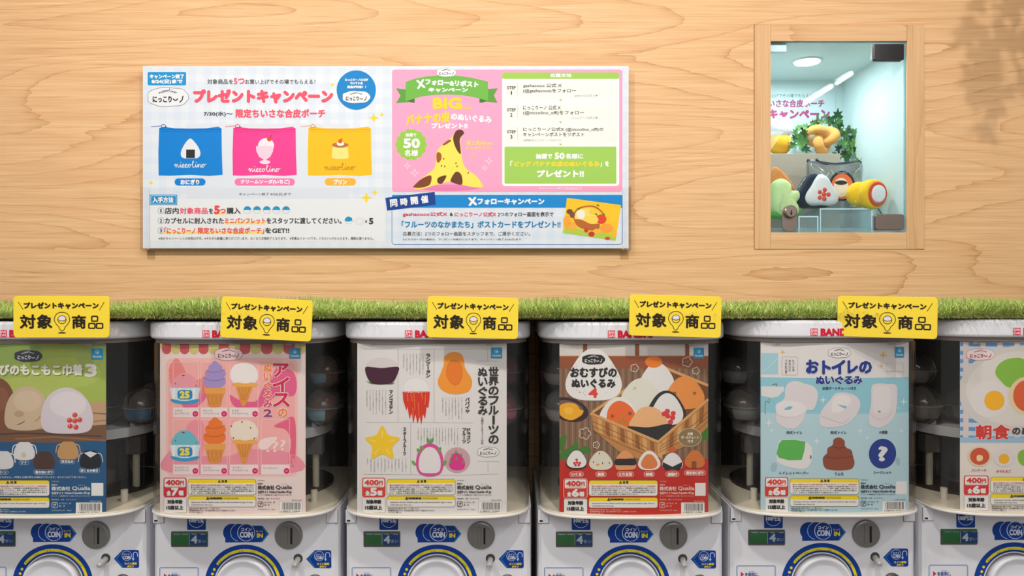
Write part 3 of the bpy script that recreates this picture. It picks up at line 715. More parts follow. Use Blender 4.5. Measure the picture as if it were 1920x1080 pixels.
G1 = (112, 182, 74); G2 = (92, 158, 62)
A.poly([(742.5, 165.5), (763, 168), (777.5, 190), (762, 192), (742.5, 193.5), (751, 179.5)], G2, 3); A.poly([(933.5, 165.5), (914, 167), (899, 190), (914, 191), (933, 193), (926, 179)], G2, 3)
A.poly([(762, 188.5), (777.5, 184), (777.5, 193), (770, 192)], (66, 116, 50), 3.5); A.poly([(914, 188), (899, 184), (899, 193), (907, 192)], (66, 116, 50), 3.5)
A.poly([(760.5, 153.5), (780, 147), (800, 143.3), (820, 141.6), (840, 141.2), (862, 142.5), (885, 145.8), (915, 153), (915, 189), (890, 182.5), (865, 178.3), (840, 177), (815, 177.8), (790, 181), (760.5, 190)], G1, 4)
A.text('X', 782, 150.5, 796, 165, WH, 1.0, 7, -8); A.text('フォロー&リポスト', 798, 150.5, 896.5, 161, WH, .8, 7, 3, 1.5); A.text('キャンペーン', 804, 165, 877, 172.5, WH, .7, 7, 0, 1)
A.cloud(837, 136, 36, 16, (246, 246, 248), (120, 120, 120), 8, lw=.4)
A.text('BIG', 813, 184.5, 864, 203.5, YS, 1.6); A.text('ビッグ', 862.5, 200, 884, 206, YS, .5)
A.text('バナナの皮', 761.5, 212.5, 843.5, 232, YS, .9, 6, -5); A.text('のぬいぐるみ', 846, 215.5, 921.5, 227.5, WH, .7, 6, 5); A.text('プレゼント!!', 809.5, 231, 876, 240.5, WH, .7)
A.poly([(771+(28.5+1.3*math.cos(14*a))*math.cos(a), 271+(28.5+1.3*math.cos(14*a))*math.sin(a)) for a in [2*PI*k/84 for k in range(84)]], (150, 200, 74), 3)
A.text('抽選で', 760.5, 250, 780.5, 256.3, WH, .3); A.text('50', 757.5, 260.5, 786.5, 277, WH, 1.3); A.text('名様', 759, 281.5, 783.5, 292.5, WH, .5)
# banana-skin soft toy picture
A.ell(842, 352, 58, 6, (232, 128, 178), 2.5)
A.blob([(775, 352), (792, 334), (812, 318), (817, 306), (819, 285), (829, 272), (846, 258), (856, 246), (864, 244), (870, 250), (863, 262), (865, 285), (868, 305), (876, 318), (893, 330), (905, 348), (898, 352), (872, 348), (846, 341), (820, 346), (792, 354)], (250, 226, 96), 4)
A.blob([(775, 350), (790, 336), (808, 329), (806, 346), (790, 352), (778, 352)], (124, 66, 34), 5); A.blob([(821, 334), (833, 329), (837, 331), (829, 344), (821, 343)], (92, 56, 28), 5)
A.blob([(845, 337), (855, 322), (865, 328), (866, 346), (848, 342)], (104, 60, 34), 5); A.blob([(850, 256), (856, 245), (865, 243.5), (870, 250), (862, 262), (864, 288), (857, 282), (851, 268)], (96, 52, 30), 5)
A.blob([(819, 287), (826, 287), (828, 296), (824, 304), (819, 303)], (160, 90, 40), 5); A.blob([(831, 270), (842, 262), (846, 264), (838, 270), (831, 273)], (150, 84, 40), 5)
for x, y in ((832, 298), (828, 311), (834, 312), (855, 306), (878, 324), (857, 312)): A.ell(x, y, 1.2, 2, (120, 70, 35), 5, 20, 8)
A.text('高さ約40cm', 874.5, 263.5, 922, 272.5, (252, 214, 120), .3); A.text('ビッグサイズ！', 874.5, 275, 920.5, 281.5, (252, 214, 120), .3)
A.line(spline([(875, 297), (884, 295), (891, 290), (888, 287), (883, 291), (889, 293), (893, 286)], 5), .8, (252, 214, 120), 5)
for x, y, r in ((764, 311, 6), (777.5, 324, 7.5), (917, 302, 7), (909, 315, 5.5)):
    A.line([(x+(r if i % 2 == 0 else r*.35)*math.sin(i*PI/4), y-(r if i % 2 == 0 else r*.35)*math.cos(i*PI/4)) for i in range(8)], .6, WH, 4, True)
A.frame(735, 366, 1166.5, 458.5, 5, 1.0, (20, 120, 200), 2); A.rr(735, 365.5, 1167, 389.5, 2, (0, 138, 214), 2.4)
A.poly([(722.5, 371), (815, 359.8), (817, 384), (726, 395)], (0, 62, 150), 4)
for k, ch in enumerate('同時開催'): A.text(ch, 732+19.3*k, 374-2.3*k, 744.5+19.3*k, 387.5-2.3*k, WH, .6, 6, -6)
A.text('X', 879, 371, 893, 384.3, WH, 1.3, 6, -5); A.text('フォローキャンペーン', 896, 372.5, 1020, 383.3, WH, .8)
CR = (214, 60, 100)
A.text('gashacoco公式X', 755.5, 397.8, 838.5, 406.5, CR, .3); A.text('&', 843.5, 399, 849, 405, DK, .3); A.text('にっこりーノ公式X', 852.5, 397.8, 930, 406, CR, .3); A.text('2つのフォロー画面を表示で', 933.5, 397.8, 1037.5, 406, DK, .2)
A.text('「フルーツのなかまたち」ポストカードをプレゼント!!', 753.5, 414.5, 1050.5, 427.3, (34, 128, 186), .5)
A.text('応募方法：2つのフォロー画面をスタッフまで、ご掲示ください。', 755.5, 434.3, 994, 442, (95, 96, 100), .1)
A.text('※どちらか一方の場合は、プレゼント対象外になります。キャンペーン終了 8/24(日)まで', 755.5, 447, 977, 451.5, (115, 116, 120), .05)
A.poly([(1063, 371), (1164.5, 384.5), (1154, 451.5), (1055, 437)], (250, 200, 30), 4)
A.poly([(1055.5, 434), (1062, 424), (1095, 432), (1156, 440), (1154, 451.5), (1055, 437)], (178, 208, 74), 4.5)
A.line(spline([(1077, 412), (1078, 398), (1090, 389), (1112, 387), (1128, 397), (1136, 412)], 5), 3, (190, 110, 40), 5)
A.blob([(1078, 410), (1082, 396), (1096, 391), (1112, 392), (1124, 402), (1128, 414), (1100, 420)], (252, 222, 110), 5.5)
A.ell(1089, 402, 8, 9, (244, 240, 230), 6); A.ell(1112, 397, 8, 6, (250, 205, 60), 6); A.ell(1127, 411, 10, 9, (226, 70, 44), 6.3); A.ell(1108, 412, 14, 8, (252, 216, 90), 6.4)
A.blob([(1077, 412), (1090, 412), (1108, 420), (1124, 420), (1120, 431), (1100, 431), (1083, 424)], (186, 104, 44), 6.6)
for x, y, rx, ry, cc in ((1063, 416, 7, 12, (248, 170, 50)), (1072, 424, 9, 8, (246, 176, 62)), (1137, 428, 13, 9, (250, 164, 60)), (1118, 434, 6, 5, (250, 186, 70)), (1099, 432, 4, 4, (214, 56, 40)), (1109, 439, 6, 5, (206, 44, 44)), (1139, 447, 5, 3, (214, 70, 50)), (1151, 438, 5, 8, (246, 190, 30)), (1068, 397, 6, 5, (120, 70, 60)), (1073, 403, 5, 6, (130, 76, 58)), (1152, 404, 9, 14, (252, 204, 40))):
    A.ell(x, y, rx, ry, cc, 7, 0, 16)
for x, y in ((1121, 385), (1084, 392), (1132, 402), (1118, 402)): A.ell(x, y, 3, 1.8, (90, 140, 60), 7.5, 30, 8)
A.reserve('printed_artwork', poster)
# ------------------------------------------------------------------ capsule machines
PITCH = 0.3465
XM = [-0.826+PITCH*i for i in range(6)]
ZM = [0.0, -0.0006, -0.0006, -0.001, 0.0024, 0.0036]      # the machines do not stand perfectly level
YF = 1.272                                            # front of the clear cover
def sag(x, a, b, n=3.5):
    t = min(1.0, abs(x)/a); return b*(1-(1-t**n)**(1/n))
def psag(x): return 0.0155*(x/0.128)**2
def dline(a, b, yf, N=40, n=3.5):
    P = []
    for k in range(N+1):
        t = PI*k/N; c, s = -math.cos(t), math.sin(t)
        P.append((a*math.copysign(abs(c)**(2/n), c), yf+b*(1-abs(s)**(2/n))))
    return P
def dshape(a, b, yf, yback, N=40, n=3.5):
    return dline(a, b, yf, N, n)+[(a, yback), (-a, yback)]
shell = pm('machine_white', (226, 227, 233), 0.32, 0.5); cream = pm('cream_plastic', (238, 230, 212), 0.35, 0.5)
dark = pm('dark_interior', (40, 34, 31), 0.5); grey_in = pm('grey_bracket', (92, 88, 86), 0.4); black = pm('black_plastic', (18, 18, 20), 0.4)
cover_m = thin_glass('clear_cover', (0.97, 0.962, 0.945), 0.05, 1.40, 0.004)
tray_m = pm('tray_white', (205, 207, 214), 0.35); dgrey = pm('slot_grey', (136, 136, 134), 0.3, 0.5, 0.5)
m0 = thing('capsule_machine', 'x', 'capsule machine', (0, 1.335, -0.80))
def ring_strip(a, b, yf, z0, z1, yb, th=0.002):
    o = dshape(a, b, yf, yb); i = dshape(a-th, b, yf+th, yb)[:-2]; o = o[:-2]
    o = [(-a, yb)]+o+[(a, yb)]; i = [(-a+th, yb)]+i+[(a-th, yb)]
    n = len(o); v = [(p[0], p[1], z) for z in (z0, z1) for p in o+i]; f = []
    for k in range(n-1):
        f += [(k, k+1, 2*n+k+1, 2*n+k), (n+k+1, n+k, 3*n+k, 3*n+k+1)]
    return v, f
YBK = 1.62
mk('lid', prism(dshape(0.1665, 0.10, YF-.006, 1.655), -.0885, -.0575, 'Z'), shell, m0, bevel=0.006, bseg=3)
mk('lid_rim', prism(dshape(0.1600, 0.095, YF+.001, 1.65), -.0955, -.0886, 'Z'), pm('dark_gap_rim', (120, 110, 104), 0.25, 0.6), m0)  # clear rim; the shade of the gap under the lid is in its colour
mk('clear_cover', ring_strip(0.1640, 0.10, YF, -.3915, -.0956, YBK), cover_m, m0, smooth=True)
mk('dark_backing', box(-.163, .163, YBK+.001, YBK+.008, -.3915, -.0956), dark, m0)  # added opaque sheet; the dark behind the clear case is put into its colour
mk('base_lip', prism(dshape(0.1650, 0.10, YF-.003, 1.655), -.3958, -.3918, 'Z'), pm('lip_white', (228, 225, 220), 0.35), m0, bevel=0.0010)
mk('floor_plate', prism(dshape(0.1610, 0.098, YF+.0035, YBK), -.3916, -.3895, 'Z'), cream, m0)
mk('turntable', lathe([(0.122, -.3894), (0.122, -.384), (0.112, -.381), (0.001, -.381)], 40, (0, 1.475, 0)), dark, m0, smooth=False)
mk('hub', lathe([(0.055, -.3809), (0.055, -.300), (0.085, -.275), (0.085, -.2655)], 28, (0, 1.475, 0)), grey_in, m0)
mk('carousel', lathe([(0.001, -.2654), (0.117, -.2654), (0.117, -.281), (0.120, -.281), (0.120, -.2645), (0.119, -.2635), (0.001, -.2635)], 48, (0, 1.462, 0)), tray_m, m0)
for sx in (-1, 1):
    mk('tray_fin', prism([(sx*.098, -.2634), (sx*.098, -.2565), (sx*.1, -.2565), (sx*.108, -.2628), (sx*.108, -.2634)][::sx], 1.412, 1.4136), tray_m, m0)
    mk('tray_fin', prism([(sx*.1165, -.2634), (sx*.1165, -.254), (sx*.118, -.254), (sx*.118, -.2634)][::sx], 1.455, 1.460), tray_m, m0)
    mk('support_post', lathe([(0.0065, -.3894), (0.0065, -.3180)], 16, (sx*.101, 1.43, 0)), pm('bone_post', (186, 180, 166), 0.4), m0)
    mk('support_bracket', box(sx*.101-.014, sx*.101+.014, 1.418, 1.442, -.3179, -.2845), grey_in, m0)
    mk('stub_post', lathe([(0.0062, -.3894), (0.0062, -.368), (0.004, -.3675), (0.001, -.3675)], 16, (sx*.1185, 1.352, 0)), pm('bone_stub', (214, 208, 194), 0.4), m0)
YB_ = 1.335
bx = [(-.1675+.0, 1.655), (-.1675, YB_+.012), (-.1655, YB_+.004), (-.160, YB_), (.160, YB_), (.1655, YB_+.004), (.1675, YB_+.012), (.1675, 1.655)]
body = mk('body', prism(bx, -.80, -.3959, 'Z'), shell, m0)
X3 = XM[2]
def bpos(px, py, Y=YB_): return ((px-960)/F*Y-X3, Y, (540-py)/F*Y+.0006)
def mplate(name, pts, t, m, **k):
    P = [(bpos(x, y)[0], bpos(x, y)[2]) for x, y in pts]
    return mk(name, prism(P, YB_-t, YB_-.0001), m, m0, **k)
for a, b in ((648.5, 668), (973, 993.5)):
    mplate('latch_gap', rrect2(a-.8, 955, b+.8, 981, 1.5), .0006, pm('gap_grey', (120, 116, 114), 0.5))
    lt_ = mplate('latch', rrect2(a, 955, b, 980, 1.5), .0022, shell, bevel=.0006)
mk('latch_slot', box(*sorted((bpos(651, 0)[0], bpos(657, 0)[0])), YB_-.0028, YB_-.0023, bpos(0, 977)[2], bpos(0, 974)[2]), black, m0)
# price window with the coin counter drum
mplate('price_window', rrect2(681.5, 996, 750.5, 1025.5, 2), .0008, pm('window_bezel', (88, 84, 82), 0.35), bevel=.0003)
drum = []
x0, x1 = bpos(684.5, 0)[0], bpos(749, 0)[0]; zc_ = bpos(0, 1010.3)[2]; rr_ = 0.0112
g = ([(x, YB_-.0009-.0022*math.cos(a), zc_+rr_*math.sin(a)) for x in (x0, x1) for a in [-PI/2+PI*k/10 for k in range(11)]], [(k, k+11, k+12, k+1) for k in range(10)]+[tuple(range(11)), tuple(range(21, 10, -1))])
drum = mk('counter_drum', g, pm('drum_green', (24, 116, 56), 0.35), m0, smooth=False)
def S(slice_w=None, Y=YB_, off=.0002):
    return Art(lambda u, v, l: (bpos(u, v, Y)[0], Y-off-l, bpos(u, v, Y)[2]), eps=.00008)
NV = (10, 62, 150); LB = (150, 190, 232); YE = (236, 216, 40)
a = S(off=.0034); a.rect(717.5, 1000, 749, 1020.5, (12, 66, 140), 1); a.rect(716.6, 1000, 717.6, 1020.5, (180, 200, 190), 2)
a.text('4', 721, 1003.5, 731.5, 1017, (215, 222, 228), .9, 3); a.text('まい', 734, 1010.5, 747.5, 1016.5, (150, 180, 205), .2, 3)
for q in ((688, 699), (703, 715), (722, 730), (738, 747)): a.line([(q[0], 1000.6), (q[1], 1000.6)], .8, (190, 210, 200), 3)
a.reserve('drum_print', m0)
mk('window_pane', box(bpos(683.5, 0)[0], bpos(749.5, 0)[0], YB_-.0052, YB_-.0048, bpos(0, 1021.5)[2], bpos(0, 999)[2]), thin_glass('window_pane', (0.9, 0.92, 0.92), 0.0, 1.5), m0)
a = S(); a.rr(711.5, 960, 746.5, 993.5, 2, NV, 1); a.ring(729, 974.5, 14.3, 14.3, .9, (205, 220, 240), 2); a.text('100円玉', 716, 971.5, 742, 979.5, (215, 225, 240), .6, 3)
a.reserve('coin_kind_sticker', m0)
a = S(); a.poly([(783, 1017), (783, 1003), (800, 985.5), (852.5, 985.5), (864.8, 1001), (852.5, 1016.5), (785, 1017)], NV, 1)
for cx in (795.5, 809, 822.3): a.ell(cx, 998.4, 16.6, 16.4, NV, 1.5, n=40)
a.line([(809-16*math.cos(t), 998.4+16*math.sin(t)) for t in [-1.1+2.5*k/16 for k in range(17)]], .9, (205, 220, 240), 2)
a.line([(822-16*math.cos(t)-0.0, 998.4+16*math.sin(t)) for t in [-1.1+2.5*k/16 for k in range(17)]], .9, (205, 220, 240), 2)
a.ell(822.3, 998.4, 15.6, 15.4, NV, 2.3, n=40); a.ring(822.3, 998.4, 15.8, 15.8, .9, (205, 220, 240), 2.6, 40)
a.text('コイン', 813, 989.5, 832.5, 995, (225, 232, 245), .35); a.text('COIN', 811, 997, 834, 1007.5, (225, 232, 245), .5)
a.text('ゆっくり', 841, 994.2, 853.5, 997.8, YE, .1); a.text('IN', 843, 1000, 853.2, 1007.5, YE, .6)
a.line([(851, 986), (862.5, 1001), (851, 1016)], .9, (60, 165, 225), 3, False, False); a.reserve('coin_in_sticker', m0)
a = S(); a.poly([(951, 1031.5), (979, 1031.5), (981.5, 1033.5), (982, 1063), (979.5, 1065.5), (950, 1065), (935, 1048)], NV, 1)
a.line([(952, 1033), (939.5, 1048), (951, 1063.5)], .8, (60, 165, 225), 2, False, False); a.ring(959, 1042.5, 9, 9, .7, (205, 220, 240), 2); a.text('コイン', 953, 1038, 965, 1041.3, (215, 225, 240), .15); a.text('COIN', 952.5, 1042.5, 965.5, 1048.5, (215, 225, 240), .3)
a.line([(971, 1049), (971, 1039), (972.5, 1036.5), (975, 1035.8), (977.5, 1036.5), (979, 1039), (979, 1044)], 1.3, (195, 215, 240), 2); a.poly([(968.5, 1047.5), (973.5, 1047.5), (971, 1052)], (195, 215, 240), 2)
a.text('コイン返却', 955, 1055, 977.5, 1059, YE, .25); a.text('ボタン', 960, 1060.3, 972.5, 1064, YE, .25); a.reserve('coin_return_sticker', m0)
a = S(); a.frame(660, 1063.5, 733, 1160, 3, .8, (40, 100, 180), 1); a.frame(661.6, 1065, 731.4, 1158.4, 2.5, .4, (40, 100, 180), 1)
a.poly([(668, 1075), (674, 1080), (668, 1085)], (205, 40, 50), 1); a.text('を目印に、', 676, 1076.5, 701, 1083.5, NV, .2); a.text('めじるし', 683.5, 1073, 694, 1075.5, NV, 0); a.reserve('instruction_sticker', m0)
# dial
dcx, dcz = bpos(820, 0)[0], bpos(0, 1097)[2]; k_ = YB_/F
a = S(); a.ell(820, 1097, 76, 76, NV, 1, n=80); a.ell(820, 1097, 58.5, 58.5, (226, 227, 233), 2, n=64)
a.line([(820+65*math.sin(t), 1097-65*math.cos(t)) for t in [math.radians(-52+2.9*q) for q in range(62)]], 5.2, YE, 2)
for q in (762.5, 1067.5), (759, 1076), (757, 1085): a.ell(q[0], q[1], 2.6, 2.6, YE, 2, n=14)
a.reserve('dial_ring_sticker', m0)
dial = mk('dial', lathe([(0.001, YB_-.006), (.036, YB_-.0065), (.041, YB_-.008), (.0455, YB_-.0125), (.0485, YB_-.0135), (.0512, YB_-.0115), (.0522, YB_-.0005)], 64, (dcx, 0, dcz), 'Y'), shell, m0, smooth=True)
mk('dial_gap', lathe([(0.052, YB_-.0006), (.0542, YB_-.0006), (.0542, YB_-.0003), (.052, YB_-.0003)], 64, (dcx, 0, dcz), 'Y'), pm('painted_gap_shadow', (120, 112, 110), 0.5), m0)  # flat grey ring, coloured as the shadowed gap round the dial
mk('dial_handle', prism(rrect2(dcx-.030, dcz-.0085, dcx+.030, dcz+.0085, .008), YB_-.026, YB_-.0068), shell, dial, bevel=.002)
# coin slot
sx_, sz_ = bpos(902, 0)[0], bpos(0, 1003.2)[2]
mk('coin_slot', lathe([(0.001, YB_-.0058), (.0215, YB_-.0058), (.0238, YB_-.005), (.0250, YB_-.002), (.0252, YB_-.0002)], 48, (sx_, 0, sz_), 'Y'), dgrey, m0)
mk('slot_ridge', box(sx_-.0048, sx_-.0008, YB_-.0072, YB_-.0059, sz_-.0165, sz_+.0165), dgrey, m0, bevel=.0005)
mk('slot_opening', box(sx_+.0046, sx_+.0080, YB_-.0066, YB_-.0059, sz_-.0145, sz_+.0145), black, m0)
rx_, rz_ = bpos(919.5, 0)[0], bpos(0, 1047)[2]
mk('return_socket', lathe([(0.001, YB_-.0004), (.0080, YB_-.0004), (.0084, YB_-.0001)], 28, (rx_, 0, rz_), 'Y'), pm('socket_dark', (70, 68, 66), 0.5), m0)
mk('return_button', tube([(rx_, YB_-.0006, rz_-.0015), (rx_-.001, YB_-.020, rz_-.006), (rx_-.001, YB_-.0225, rz_-.0066)], [.0052, .0050, .0035], 18), pm('button_grey', (176, 174, 172), 0.3), m0, smooth=False)
kx, kz = bpos(951.5, 0)[0], bpos(0, 1092)[2]
mk('key_lock', lathe([(0.001, YB_-.006), (.011, YB_-.006), (.0145, YB_-.004), (.0148, YB_-.0002)], 32, (kx, 0, kz), 'Y'), pm('lock_dark', (92, 90, 88), 0.3, 0.5, 0.6), m0)
# maker's mark on the lid
lidf = lambda u, v, l: lid_surf(u, v, l)
def lid_surf(u, v, l):
    x = (u-822)/F*1.27; return (x, YF-.0062+sag(x, .1665, .10)-.0003-l, (540-v)/F*1.27)
a = Art(lid_surf, eps=.00008, slice_w=10)
a.rect(767.5, 618.3, 781, 631.5, (224, 24, 50), 1); a.text('BAN', 769, 619.6, 779.5, 624.4, (240, 236, 240), .1, 3); a.text('DAI', 769, 625.6, 779.5, 630.4, (240, 236, 240), .1, 3)
a.text('BANDAI', 787, 619, 850, 631.3, (206, 22, 52), 1.0, 2); a.reserve('maker_mark', m0)
ordinal = ['first', 'second', 'third', 'fourth', 'fifth', 'sixth']
desc = ['green and navy drawstring-pouch poster', 'pink ice cream poster', 'white fruit poster', 'brown and red rice ball poster', 'light blue toilet poster', 'blue checked breakfast poster']
MACH = []
for i in range(6):
    m = m0 if i == 0 else None
    MACH.append(m)
for i in range(1, 6):
    MACH[i] = dup(m0)
for i, m in enumerate(MACH):
    m.location = (XM[i], 1.335, -0.80+ZM[i])
    m['label'] = 'white capsule toy machine behind the %s' % desc[i]; m['group'] = 'row of capsule toy machines'
mk('machine_stand', box(-1.02, 1.1, 1.36, 1.655, -1.5, -.8052), pm('stand_grey', (200, 200, 204), 0.5), loc=(0, 1.5, -1.5))
tag(bpy.data.objects['machine_stand'], 'plain pale grey plinth under the row of capsule machines', 'stand')

# ---- capsules
clear = thin_glass('capsule_shell', (0.90, 0.88, 0.87), 0.05, 1.5, 0.05)
seam = pm('capsule_seam', (150, 145, 142), 0.3)
random.seed(11)
R_ = 0.0365
shell_me = None
def lump(c, r, seed):
    rnd = random.Random(seed); ph = [rnd.uniform(0, 6) for _ in range(6)]
    return sphere(c, r, 14, (1, 1, 1), lambda d: 1+.12*math.sin(3*d[0]+ph[0])+.12*math.sin(4*d[1]+ph[1])+.1*math.sin(3.5*d[2]+ph[2]))
stuff_cols = [[(60, 70, 74), (128, 122, 118), (96, 90, 84)], [(150, 120, 110), (130, 110, 104), (120, 150, 165)], [(190, 70, 100), (150, 60, 90), (120, 112, 105)],
              [(150, 148, 146), (110, 108, 106), (170, 165, 160)], [(120, 112, 106), (150, 140, 136), (100, 96, 92)], [(104, 100, 98), (120, 116, 112), (90, 86, 84)]]
leaf_cols = [(70, 130, 176), (150, 205, 228), (206, 110, 150), (205, 205, 208), (150, 156, 160), (130, 128, 126)]
protoC = None
short = ['drawstring pouch', 'pink ice cream', 'white fruit', 'brown rice ball', 'light blue toilet', 'breakfast']
pos = [(-.119, 1.418, -.2265, 'at the front left'), (.119, 1.418, -.2265, 'at the front right'), (-.117, 1.452, -.163, 'on top at the left'), (.116, 1.455, -.163, 'on top at the right'),
       (-.042, 1.425, -.2265, 'at the middle left'), (.040, 1.43, -.2265, 'at the middle right'), (-.10, 1.50, -.2265, 'at the back left'), (.10, 1.50, -.2265, 'at the back right')]
for i in range(6):
    for j, (x, y, z, w_) in enumerate(pos):
        if i == 0 and j in (2, 3, 0): continue
        dx, dy = random.uniform(-.003, .003), random.uniform(-.004, .004)
        p = (XM[i]+x+dx*(0 if j == 3 else 1), y+dy, z+ZM[i])
        t = thing('toy_capsule', 'clear toy capsule %s in the %s machine' % (w_, short[i]), 'toy capsule', (p[0], p[1], p[2]-R_), 'capsules in the machine behind the %s' % desc[i])
        if protoC is None:
            sh = mk('capsule_shell', sphere(p, R_, 28), clear, t, smooth=True)
            sm_ = mk('seam', lathe([(R_+.0001, -.0006), (R_+.0005, -.0006), (R_+.0005, .0006), (R_+.0001, .0006)], 32, p), seam, t)
            protoC = (sh, sm_)
        else:
            for q in protoC:
                c = q.copy(); COL.objects.link(c); c.parent = t
        c = stuff_cols[i][j % 3]
        mk('packed_toy', lump(p, R_*.76, i*10+j), fuzzy('packed_%d_%d' % (i, j % 3), c, tuple(int(v*.7) for v in c), 90, .4) if ('packed_%d_%d' % (i, j % 3)) not in bpy.data.materials else bpy.data.materials['packed_%d_%d' % (i, j % 3)], t, smooth=True)
        # folded leaflet round the lower half
        v, f = [], []
        a0 = random.uniform(-2.4, -1.6)
        for ii in range(9):
            an = a0-.9+1.9*ii/8
            for jj in range(5):
                el = -.75+.75*jj/4; rr = R_*.93
                v.append((p[0]+rr*math.cos(el)*math.cos(an), p[1]+rr*math.cos(el)*math.sin(an), p[2]+rr*math.sin(el)))
        f = [(ii*5+jj, ii*5+5+jj, ii*5+6+jj, ii*5+1+jj) for ii in range(8) for jj in range(4)]
        mk('leaflet', (v, f), pm('leaflet_%d' % i, leaf_cols[i], 0.5), t, smooth=True)
        t.rotation_euler = (0, 0, 0)

# ------------------------------------------------------------------ artificial turf along the tops
tz = -.0548
turf = mk('turf_mat', prism([(-1.15, 1.277)]+[(-1.15+2.4*k/80, 1.276+.003*math.sin(k*.9)+.002*math.sin(k*2.3)) for k in range(1, 80)]+[(1.25, 1.277), (1.25, 1.696), (-1.15, 1.696)], tz+.0005, tz+.003, 'Z'), pm('turf_backing', (52, 62, 34), 0.9), loc=(0, 1.5, tz))
tag(turf, 'strip of green artificial grass laid over the tops of the capsule machines', 'artificial turf')
def blades(n, y0, y1, h0, h1, w, curl, out, cols, seed, yp=1.0, dmax=.95):
    rs = np.random.RandomState(seed)
    x = rs.uniform(-1.14, 1.24, n); y = y0+(y1-y0)*rs.uniform(0, 1, n)**yp
    ang = rs.uniform(0, 2*np.pi, n); h = rs.uniform(h0, h1, n)*(1+.12*np.sin(x*9)+.1*np.sin(x*23+y*15))
    lean = rs.uniform(.15, 1.0, n)*curl
    dx, dy = np.cos(ang)*lean, np.sin(ang)*lean-out*rs.uniform(.3, 1.2, n)*np.clip((1.318-y)/.05, 0, 1)
    y = np.minimum(y, 1.69); dy = np.where(y > 1.655, -np.abs(dy), dy)
    fa = rs.uniform(0, np.pi, n); wx_, wy_ = np.cos(fa)*w/2, np.sin(fa)*w/2*.5
    V = np.zeros((n, 7, 3)); droop = np.clip(np.hypot(dx, dy)*(.42 if dmax < 1 else .8), 0, dmax)
    for k, (t, ww) in enumerate(((0, 1), (.38, .95), (.74, .7), (1, 0))):
        cx_ = x+dx*h*t**1.4; cy_ = y+dy*h*t**1.4; cz_ = tz+.003+h*(t-droop*t*t)
        if k < 3:
            V[:, 2*k] = np.stack([cx_-wx_*ww, cy_-wy_*ww, cz_], 1); V[:, 2*k+1] = np.stack([cx_+wx_*ww, cy_+wy_*ww, cz_], 1)
        else: V[:, 6] = np.stack([cx_, cy_, cz_], 1)
    me = bpy.data.meshes.new('grass_blades'); me.vertices.add(n*7); me.vertices.foreach_set('co', (V-np.array([0, 1.5, tz])).ravel())
    base = (np.arange(n)*7)[:, None]
    q = np.concatenate([base+np.array([0, 1, 3, 2]), base+np.array([2, 3, 5, 4]), base+np.array([4, 5, 6])], 1)
    me.loops.add(n*11); me.loops.foreach_set('vertex_index', q.ravel())
    me.polygons.add(n*3); st = (np.arange(n)*11)[:, None]+np.array([0, 4, 8]); me.polygons.foreach_set('loop_start', st.ravel().astype(np.int32))
    me.polygons.foreach_set('loop_total', np.tile([4, 4, 3], n).astype(np.int32)); me.update(calc_edges=True)
    C = np.array([[*lin(c), 1] for c in cols]); ci = C[rs.randint(0, len(cols), n)]*rs.uniform(.8, 1.2, n)[:, None]; ci[:, 3] = 1
    at = me.color_attributes.new('tint', 'FLOAT_COLOR', 'POINT'); at.data.foreach_set('color', np.repeat(ci, 7, 0).ravel().astype(np.float32))
    return me
gm = bpy.data.materials.new('turf_blade'); gm.use_nodes = True; b = gm.node_tree.nodes['Principled BSDF']
an = gm.node_tree.nodes.new('ShaderNodeVertexColor'); an.layer_name = 'tint'; gm.node_tree.links.new(an.outputs[0], b.inputs['Base Color'])
b.inputs['Roughness'].default_value = 0.42; b.inputs['Specular IOR Level'].default_value = 0.45
GC = [(160, 192, 84), (176, 204, 96), (134, 172, 68), (190, 210, 116), (148, 180, 78), (112, 150, 62), (206, 214, 136), (222, 214, 150), (186, 206, 104)]
for me in (blades(85000, 1.276, 1.694, .015, .038, .0013, 1.15, .55, GC, 3), blades(26000, 1.275, 1.325, .012, .032, .0012, 1.3, 1.0, GC, 4),
           blades(16000, 1.273, 1.283, .008, .018, .0010, .8, .9, [(196, 198, 112), (206, 200, 132), (172, 176, 96), (140, 152, 76)], 5, 1.0, 1.45)):
    me.materials.append(gm); o = bpy.data.objects.new('grass_blades', me); COL.objects.link(o); o.parent = turf; o['kind'] = 'stuff'

# ------------------------------------------------------------------ yellow signs
sg = thing('yellow_sign', 'x', 'sign', (0, 0, 0))
K = .154/182
mk('card', prism([(x*K, z*K) for x, z in rrect2(-90.5, -41, 90.5, 41, 7)], 0, .0022), pm('sign_yellow', (244, 214, 58), 0.35), sg, bevel=.0004)
a = Art(lambda u, v, l: (u*K, -.0001-l, -v*K), eps=.00008)
BK = (40, 30, 24)
a.text('プレゼントキャンペーン', -70, -28, 70, -16.3, BK, .75); a.line([(-81, -29), (-72, -14.5)], 1.1, BK); a.line([(81, -29), (72, -13.5)], 1.1, BK)
a.text('対', -77, -4, -49, 22.5, BK, .9); a.text('象', -45, -4, -17.5, 22.5, BK, .9); a.text('商', 21, -3, 46, 22.5, BK, .9)
for x0, y0, x1, y1 in ((57.5, -1, 68.5, 8.5), (52, 13, 63.5, 22.5), (66.5, 13, 78, 22.5)): a.frame(x0, y0, x1, y1, 1.5, 2.6, BK, 3)
a.line(spline([(1.5, 28), (-2, 25.5), (-4.5, 20), (-9.5, 14), (-13, 6), (-10.5, -3.5), (-4, -8.3), (1.5, -9), (7, -8.3), (13.5, -3.5), (16, 6), (12.5, 14), (7.5, 20), (5, 25.5)], 5, True), 1.2, BK, 3, True)
a.poly([(1.5+7.5*math.cos(t), 5.5+7.5*math.sin(t)) for t in [PI+PI*k/14 for k in range(15)]]+[(5, 7.3), (-2, 7.3)], (222, 216, 226), 3); a.ring(1.5, 5.5, 7.8, 7.8, 1.1, BK, 4)
